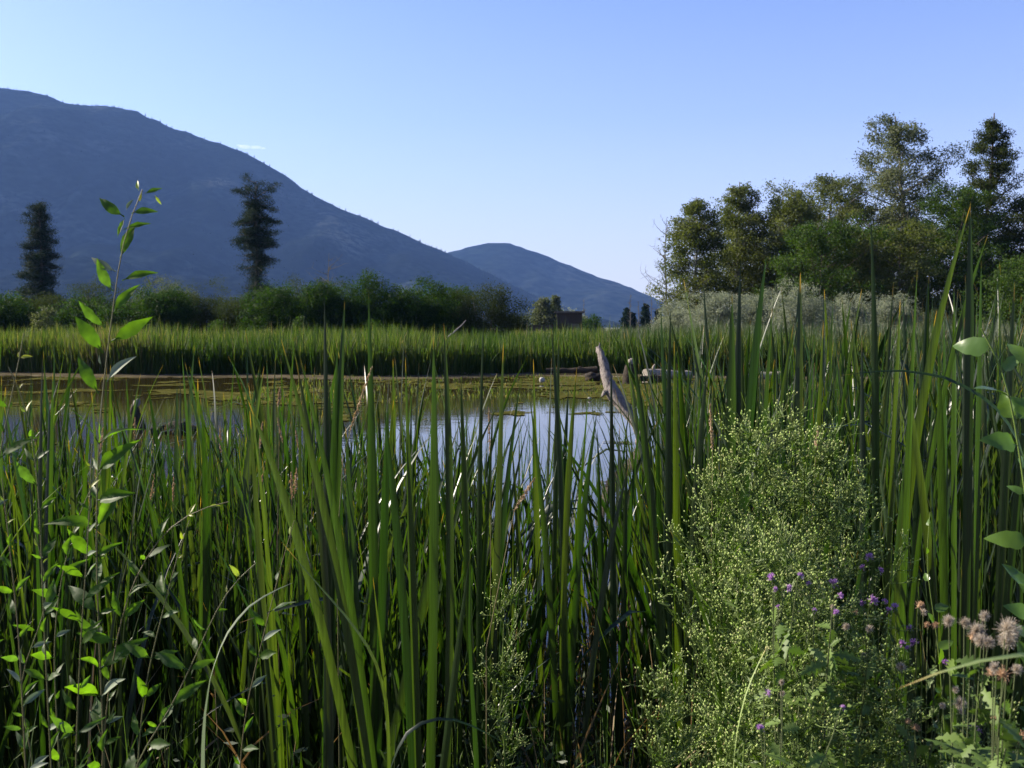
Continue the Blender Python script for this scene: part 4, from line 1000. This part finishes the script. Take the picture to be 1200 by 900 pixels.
shoot([(112, 640), (116, 500), (122, 440), (130, 380), (137, 330), (142, 280), (152, 245), (160, 230), (167, 222)], 1.75, 'tallest willow shoot rising above the hedge, its tip against the blue mountain', 1, nleaf=50, size=1.15, first=.2, last=.80, exact=EX)
shoot([(30, 900), (22, 740), (8, 610), (2, 560)], 1.6, 'willow shoot at the lower left corner with small silvery leaves', 2, nleaf=22, size=.62, silver=.6)
shoot([(60, 900), (52, 740), (45, 560), (30, 460), (10, 430)], 1.7, 'upright willow shoot near the left edge', 3, nleaf=26, size=.8, silver=.25)
shoot([(70, 900), (62, 760), (70, 680), (95, 590), (125, 540)], 1.8, 'willow shoot leaning right beside the upright one', 4, nleaf=22, size=.75, silver=.3)
shoot([(88, 900), (95, 740), (103, 640), (108, 520)], 1.7, 'straight thin willow shoot under the tallest shoot', 5, nleaf=24, size=.75)
shoot([(118, 900), (130, 780), (150, 690), (190, 620), (235, 590), (268, 588)], 1.75, 'willow shoot arching right with yellowish young tip leaves', 6, nleaf=26, size=.85)
shoot([(160, 900), (170, 800), (185, 740), (205, 660), (222, 610)], 1.7, 'willow shoot with bright leaves right of the arching one', 7, nleaf=20, size=.9)
shoot([(150, 900), (190, 850), (225, 780), (250, 720), (278, 670), (300, 660)], 1.6, 'willow shoot leaning right toward the pale arched blade', 8, nleaf=20, size=.95)
shoot([(40, 900), (20, 800), (60, 700), (40, 620)], 1.9, 'crooked willow shoot deep in the left corner', 9, nleaf=20, size=.7, silver=.4)
shoot([(-30, 900), (-20, 700), (0, 520), (20, 440), (28, 390)], 1.7, 'willow shoot coming in at the left edge beside the reeds', 10, nleaf=26, size=.9)
shoot([(280, 900), (290, 820), (310, 740), (330, 660), (345, 610)], 2.1, 'short willow shoot half hidden behind the large leaning cattail', 11, nleaf=18, size=.85)

# broad-leaved plant at the right edge
BL = [leaf_mesh('leaf', .085, .045, M['bigleaf'], curl=c, fold=f, wav=.02, seed=k, ovate=True) for k, (c, f) in enumerate([(.4, .2), (.8, .1), (.15, .3)])]
G2 = 'broad-leaved plants at the right edge'
shoot([(1215, 800), (1208, 620), (1190, 500), (1178, 430), (1150, 385)], 1.75, 'broad-leaved plant with shiny large leaves at the right edge', 21, nleaf=24, size=.72, last=.98, leafs=BL, name='broad_leaved_plant', rad=.004, first=.55, spread=1.1, group=G2, mat='stemgreen')
shoot([(1240, 800), (1230, 600), (1215, 480), (1205, 400)], 1.6, 'broad-leaved plant half cut off by the right edge', 22, nleaf=22, size=.66, leafs=BL, name='broad_leaved_plant', rad=.004, first=.55, group=G2, mat='stemgreen')
shoot([(1110, 900), (1100, 760), (1085, 660), (1090, 600)], 2.3, 'small shaded broad-leaved plant under the right-hand cattails', 23, nleaf=14, size=.4, leafs=BL, name='broad_leaved_plant', first=.4, group=G2, mat='stemgreen')

# ------------------------------------------------------------------ budding weed (branched panicles)
def weed(bpx, Yd, topy, seed, label, spread=.22, nprim=46, scale=1.0, lean=0.0):
    r = np.random.default_rng(seed); x = (bpx - 600) / F * Yd; g0 = float(ground_z(x, Yd))
    H = at(bpx, topy, Yd).z - g0
    root = empty('budding_weed', (x, Yd, g0), label, 'weed', 'tall budding weeds on the near bank')
    st = MB(); bd = MB(); lf = MB(); bpos = []; bdir = []; lpos = []; ldir = []
    tz = np.linspace(-.03, H, 14); sw = np.cumsum(r.normal(size=(14, 2)) * .006, 0) + np.outer(np.linspace(0, 1, 14) ** 2, [lean, 0])
    SP = np.column_stack([sw, tz]); tube(st, SP, np.linspace(.006, .0012, 14), 6, tint=.4)
    for i in range(nprim):
        h = .25 + .73 * (i + r.uniform()) / nprim; z0 = h * H
        s = np.array([np.interp(z0, tz, SP[:, 0]), np.interp(z0, tz, SP[:, 1]), z0])
        prof = np.interp(h, [.25, .5, .75, 1], [.7, 1, .85, .25])
        L_ = spread * prof * r.uniform(.7, 1.25); a = i * 2.4 + r.normal() * .3
        e_ = s + np.array([math.cos(a) * L_ * .75, math.sin(a) * L_ * .75, L_ * r.uniform(.7, 1.0)])
        P_ = limb(st, s, e_, .0018, .0009, n=5, sides=3, r=r, bow=.2)
        for q in range(11):
            f = r.uniform(.25, 1); k = min(3, int(f * 4)); s2 = P_[k] + (P_[k + 1] - P_[k]) * (f * 4 - k)
            d2 = unit(r.normal(size=3) * .75 + np.array([math.cos(a) * .5, math.sin(a) * .5, 1.0])); L2 = r.uniform(.03, .075) * (1.25 - .5 * f)
            e2 = s2 + d2 * L2
            tube(st, [s2, (s2 + e2) / 2 + r.normal(size=3) * .002, e2], [.0009, .0007, .0005], 3, tint=.7, cap=False)
            for w_ in range(r.integers(3, 7)):
                s3 = s2 + d2 * L2 * r.uniform(.45, 1.0); d3 = unit(d2 + r.normal(size=3) * .55 + [0, 0, .5]); e3 = s3 + d3 * r.uniform(.006, .022)
                tube(st, [s3, e3], [.0005, .0004], 3, tint=.7, cap=False); bpos.append(e3); bdir.append(d3)
            lpos.append(s2 + r.normal(size=3) * .004); ldir.append(unit(d2 + r.normal(size=3) * .6))
        for q in range(18):
            f = r.uniform(0, 1); lpos.append(s + (e_ - s) * f); ldir.append(unit(r.normal(size=3) + [0, 0, .6]))
    # stem leaves
    for q in range(240):
        z0 = r.uniform(.05, .8) * H; a = r.uniform(0, 6.28)
        lpos.append(np.array([np.interp(z0, tz, SP[:, 0]) + math.cos(a) * .018, np.interp(z0, tz, SP[:, 1]) + math.sin(a) * .018, z0 + .01])); ldir.append(unit(np.array([math.cos(a), math.sin(a), .6])))
    bp_ = np.array(bpos); dd = np.array(bdir); n = len(bp_)
    A = unit(np.cross(dd, r.normal(size=(n, 3)))); Bv = np.cross(dd, A)
    ln = r.uniform(.0045, .0072, n)[:, None] * scale; wd = r.uniform(.0015, .0023, n)[:, None] * scale
    ring = [bp_ + dd * ln * .4 + wd * (math.cos(q * 1.571) * A + math.sin(q * 1.571) * Bv) for q in range(4)]
    V = np.stack([bp_] + ring + [bp_ + dd * ln], 1)
    b_ = np.arange(n)[:, None] * 6; Fs = []
    for q in range(4):
        q2 = (q + 1) % 4; Fs += [b_ + np.array([[0, 1 + q2, 1 + q]]), b_ + np.array([[1 + q, 1 + q2, 5]])]
    bd.add(V.reshape(-1, 3), np.concatenate(Fs), np.repeat(r.uniform(0, 1, n), 6), np.tile([0, .5, .5, .5, .5, 1], n))
    leaves(lf, np.array(lpos), .028, .15, D=np.array(ldir), r=r)
    st.build('stem', M['stemgreen'], root); lf.build('foliage', M['weed'], root); bd.build('buds', M['bud'], root)['kind'] = 'stuff'
weed(895, 2.05, 500, 1, 'tallest budding weed with a rounded head of tiny pale buds', .21, 64)
weed(930, 2.15, 512, 2, 'budding weed just right of the tallest one', .22, 56)
weed(985, 2.1, 540, 3, 'budding weed at the right side of the clump', .20, 50)
weed(862, 2.05, 552, 4, 'budding weed at the left side of the clump', .14, 48)
weed(945, 1.8, 640, 5, 'nearer and lower budding weed in the middle of the clump', .18, 46, lean=-.02)
weed(898, 1.85, 650, 6, 'lower budding weed near the left front of the clump', .15, 44)
weed(812, 1.9, 800, 7, 'small budding weed alone at the lower left of the clump', .09, 26)
weed(1010, 1.75, 720, 8, 'low budding weed among the thistles', .17, 36)
weed(1090, 1.8, 790, 9, 'low budding weed under the thistle down', .12, 26)
weed(892, 1.7, 800, 10, 'low budding weed at the bottom of the clump', .10, 24)
weed(1160, 1.7, 820, 11, 'low budding weed in the lower right corner', .12, 26)
weed(965, 1.6, 830, 12, 'low budding weed at the bottom among grass', .10, 24)
weed(585, 2.6, 690, 14, 'thin shaded weed among the cattails at the bottom middle', .10, 14)

# ------------------------------------------------------------------ thistles
def burst(mb, c, d, n, L0, L1, wd, cone, r, tintr=(0, 1)):
    dd = unit(np.array(d)[None] + r.normal(size=(n, 3)) * cone); ln = r.uniform(L0, L1, n)[:, None]
    A = unit(np.cross(dd, r.normal(size=(n, 3)))); b0 = np.array(c)[None] + dd * .001
    V = np.stack([b0 - A * wd * .4, b0 + A * wd * .4, b0 + dd * ln + A * wd * .6, b0 + dd * ln - A * wd * .6], 1)
    mb.add(V.reshape(-1, 3), np.arange(4 * n).reshape(-1, 4), np.repeat(r.uniform(*tintr, n), 4), .5)
def bulb(mb, c, d, L_, W, tint=.4, n=7):
    d = unit(np.array(d, float)); P_ = [np.array(c) + d * L_ * t for t in (0, .15, .45, .75, 1)]
    tube(mb, P_, [W * .25, W * .42, W * .5, W * .42, W * .3], n, tint=tint)
purple_proto, tuft_proto, fluff_proto, brown_proto = [], [], [], []
r = np.random.default_rng(80)
for k in range(3):
    a = MB(); bulb(a, (0, 0, 0), (0, 0, 1), .010, .0085); burst(a, (0, 0, .006), (0, 0, 1), 14, .003, .0045, .001, .7, r); purple_proto.append(a.mesh('flower_head', M['weed']))
    a = MB(); burst(a, (0, 0, .008), (0, 0, 1), 90, .006, .010, .0009, .50, r); tuft_proto.append(a.mesh('petals', M['purple']))
    a = MB(); [burst(a, (0, 0, .001), unit(np.array([r.normal() * .6, r.normal() * .6, .8])), 80, .002, r.uniform(.006, .012), .00024, .75, r) for _ in range(15)]; fluff_proto.append(a.mesh('seed_head', M['fluff']))
    a = MB(); bulb(a, (0, 0, 0), (0, 0, 1), .010, .008); burst(a, (0, 0, .003), (0, 0, 1), 110, .006, .011, .0006, .8, r); brown_proto.append(a.mesh('seed_head', M['fluffbrown']))
def link(name, me, parent, loc, rot, s):
    o = bpy.data.objects.new(name, me); col.objects.link(o); o.parent = parent; o.location = loc; o.rotation_euler = rot; o.scale = (s, s, s); return o
def thistle(bpx, Yd, heads, seed, label, group='thistles on the near bank'):
    """heads: (px, py, kind, scale) with kind p purple, w white down, b brown"""
    r = np.random.default_rng(seed); rd = random.Random(seed)
    x = (bpx - 600) / F * Yd; g0 = float(ground_z(x, Yd)); B = Vector((x, Yd, g0))
    root = empty('thistle', tuple(B), label, 'thistle', group); st = MB(); lf = MB()
    tops = [at(h[0], h[1], Yd + r.normal() * .05) - B for h in heads]
    zt = min(t_.z for t_ in tops); cx = sum(t_.x for t_ in tops) / len(tops)
    J = Vector((cx * .6, 0, max(.2, zt - .16)))
    n = 10; SP = np.array([tuple(Vector((0, 0, -.03)).lerp(J, t_)) for t_ in np.linspace(0, 1, n)]) + np.cumsum(r.normal(size=(n, 3)) * .003, 0)
    tube(st, SP, np.linspace(.004, .0022, n), 6, tint=.6)
    for h, tp in zip(heads, tops):
        k = rd.randrange(n // 2, n); s = SP[k]; e_ = np.array(tp)
        mid = (s + e_) / 2 + np.array([(e_[0] - s[0]) * .2, 0, -.02])
        t_ = np.linspace(0, 1, 7)[:, None]; P_ = (1 - t_) ** 2 * s + 2 * t_ * (1 - t_) * mid + t_ ** 2 * e_
        tube(st, P_, np.linspace(.0015, .0008, 7), 5, tint=.7)
        for q in range(9):
            f = rd.uniform(.1, .9); c = P_[min(6, int(f * 6))]
            dd = unit(r.normal(size=3) + [0, 0, .4]); w2 = unit(np.cross(dd, r.normal(size=3)))
            spiny(lf, c, dd, w2, rd.uniform(.025, .05), .012, r)
        rot = Euler((rd.gauss(0, .6), rd.gauss(0, .6), rd.uniform(0, 6)))
        if h[2] == 'p':
            k2 = rd.randrange(3); f_ = link('flower_head', purple_proto[k2], root, tp, rot, h[3] * 1.1); link('petals', tuft_proto[k2], f_, (0, 0, 0), (0, 0, 0), 1)
        elif h[2] == 'w': link('seed_head', fluff_proto[rd.randrange(3)], root, tp, rot, h[3] * 1.15)['label'] = 'fluffy whitish seed head'
        else: link('seed_head', brown_proto[rd.randrange(3)], root, tp, rot, h[3])['label'] = 'brown dried seed head'
    for q in range(46):
        k = rd.randrange(1, n); a = rd.uniform(0, 6.28); dd = unit(np.array([math.cos(a), math.sin(a), .5])); w2 = unit(np.cross(dd, [0, 0, 1]))
        spiny(lf, SP[k], dd, w2, rd.uniform(.04, .07), .013, r)
    st.build('stem', M['stemdark'], root); lf.build('foliage', M['weed'], root)
def spiny(mb, c, d, w2, L_, W, r):
    """lobed thistle leaf"""
    n = 11; t = np.linspace(0, 1, n); lob = np.where(np.arange(n) % 2 == 0, .35, 1.0) * np.sin(np.pi * np.clip(t * .93 + .05, 0, 1)); nn = np.cross(d, w2)
    C = c + d[None] * (t * L_)[:, None] - np.outer(t ** 2 * L_ * .25, [0, 0, 1])
    up_ = nn * (W * .25)
    V = np.concatenate([np.stack([C[i] - w2 * W * lob[i] + up_ * lob[i], C[i], C[i] + w2 * W * lob[i] + up_ * lob[i]]) for i in range(n)])
    i = np.arange(n - 1)[:, None] * 3; j = np.arange(2)[None]; q = i + j
    mb.add(V, np.stack([q, q + 1, q + 4, q + 3], -1).reshape(-1, 4), r.uniform(), np.repeat(t, 3))
thistle(1015, 1.95, [(1019, 659, 'p', 1.0), (1027, 671, 'p', .8), (1012, 668, 'p', .7), (1019, 704, 'p', 1.1), (1022, 712, 'p', 1.1), (1013, 706, 'p', .8), (1033, 708, 'p', .7)], 1, 'thistle with the brightest pair of purple heads')
thistle(925, 1.68, [(908, 683, 'p', .95), (917, 688, 'p', .8), (906, 692, 'p', .6), (935, 678, 'p', .7), (950, 688, 'p', .6), (912, 715, 'p', .5)], 2, 'thistle with small purple heads inside the budding weed')
thistle(975, 1.66, [(976, 690, 'p', .95), (978, 700, 'p', .7), (978, 724, 'p', .8), (954, 717, 'p', .55), (975, 712, 'w', .5)], 3, 'thistle with purple heads one above another')
thistle(1048, 1.95, [(1050, 718, 'p', .95), (1044, 720, 'p', .8), (1068, 741, 'p', .85), (1074, 754, 'p', 1.0), (1060, 757, 'p', .8), (1066, 764, 'p', .7)], 4, 'thistle with dull purple heads right of the brightest pair')
thistle(1010, 1.75, [(1020, 738, 'w', .7), (992, 735, 'w', .7), (1012, 768, 'w', .5), (1057, 783, 'w', 1.0), (1004, 720, 'b', .7)], 5, 'thistle gone to seed with white down in the middle')
thistle(1095, 1.8, [(1108, 777, 'p', .8), (1094, 798, 'p', .6), (1076, 712, 'b', .9), (1082, 718, 'w', .6), (1087, 735, 'b', .8), (1098, 736, 'b', .9)], 6, 'thistle with brown heads and one bright purple head')
thistle(1150, 1.45, [(1112, 730, 'w', .9), (1130, 730, 'w', .8), (1144, 740, 'w', 1.2), (1150, 752, 'w', 1.1), (1138, 750, 'b', .9), (1158, 755, 'w', .9), (1155, 722, 'w', .8)], 7, 'thistle with a cluster of fluffy brownish white heads')
thistle(1195, 1.3, [(1178, 738, 'w', 1.4), (1182, 752, 'w', 1.1), (1168, 783, 'w', .7), (1164, 792, 'b', .9), (1178, 792, 'b', 1.0), (1190, 785, 'w', .8)], 8, 'thistle with the largest white fluffy head at the right edge')
thistle(1125, 1.6, [(1124, 824, 'w', 1.0), (1119, 808, 'w', .6), (1105, 828, 'w', .5), (1072, 855, 'b', .8), (1064, 848, 'b', .7), (1126, 835, 'w', .6)], 9, 'low thistle with fading down near the bottom right')
thistle(940, 1.5, [(892, 860, 'p', .7), (895, 812, 'p', .6), (916, 800, 'w', .5), (917, 812, 'w', .5), (985, 832, 'p', .5)], 10, 'low thistle with dark purple heads at the bottom left of the clump')
thistle(1140, 1.5, [(1146, 850, 'p', .7), (1138, 858, 'p', .8), (1148, 862, 'p', .6), (1168, 848, 'b', .9), (1195, 865, 'b', 1.1)], 11, 'low thistle with dark purple heads in the lower right corner')

# ------------------------------------------------------------------ grass stalks with seed spikes
def stalk(pix, Yd, split, seed, label, wd=.0045, mat='seed', group='grass stalks with seed spikes'):
    """pix runs from low on the stem to the tip; split = index where the spike begins"""
    r = np.random.default_rng(seed)
    b0 = at(*pix[0], Yd); gz_ = float(ground_z(b0.x, Yd)); B = Vector((b0.x, Yd, gz_ - .02))
    root = empty('grass_stalk', tuple(B), label, 'grass', group)
    P_ = np.array([(0, 0, 0)] + [tuple(at(x_, y_, Yd) - B) for x_, y_ in pix])
    mb = MB(); tube(mb, P_, np.linspace(.0016, .0008, len(P_)), 5, tint=.3); mb.build('stem', M['stemtan'], root)
    a = P_[split + 1]; b_ = P_[-1]; n = 170; f = r.uniform(0, 1, n)[:, None]
    prof = np.sin(np.pi * np.clip(f * .85 + .12, 0, 1))
    d = unit(b_ - a); C = a + (b_ - a) * f + r.normal(size=(n, 3)) * wd * .5 * prof
    sb = MB(); leaves(sb, C, .008, .35, D=unit(d[None] + r.normal(size=(n, 3)) * .35), r=r); sb.build('seed_head', M[mat], root)
stalk([(395, 640), (402, 540), (410, 505), (436, 430)], 2.4, 2, 1, 'pinkish seed spike leaning right beside the straight bright cattail blade')
stalk([(570, 760), (590, 660), (603, 598), (627, 560)], 2.3, 2, 2, 'tan seed spike leaning right in front of the open water', wd=.005)
stalk([(834, 640), (835, 560), (835, 528), (832, 474)], 2.3, 2, 3, 'straight tan seed spike left of the tallest budding weed')
stalk([(950, 640), (955, 560), (956, 530), (959, 500)], 2.25, 2, 4, 'short seed spike standing up out of the budding weed')
stalk([(325, 640), (327, 520), (326, 475), (328, 455)], 2.9, 2, 5, 'small pinkish spike left of the large leaning blades')
stalk([(575, 620), (574, 540), (574, 530), (573, 478)], 3.2, 2, 6, 'faint spike left of the open water')
rs = random.Random(5)
for k in range(16):
    px = rs.uniform(110, 420); py = rs.uniform(485, 560); Yd = rs.uniform(3.0, 4.5)
    stalk([(px, py + 150), (px + 2, py + 60), (px + 3, py + 30), (px + rs.uniform(-4, 8), py)], Yd, 2, 30 + k, 'pinkish seed spike among the cattails before the dark wet log', wd=.005, group='seed spikes before the wet log')
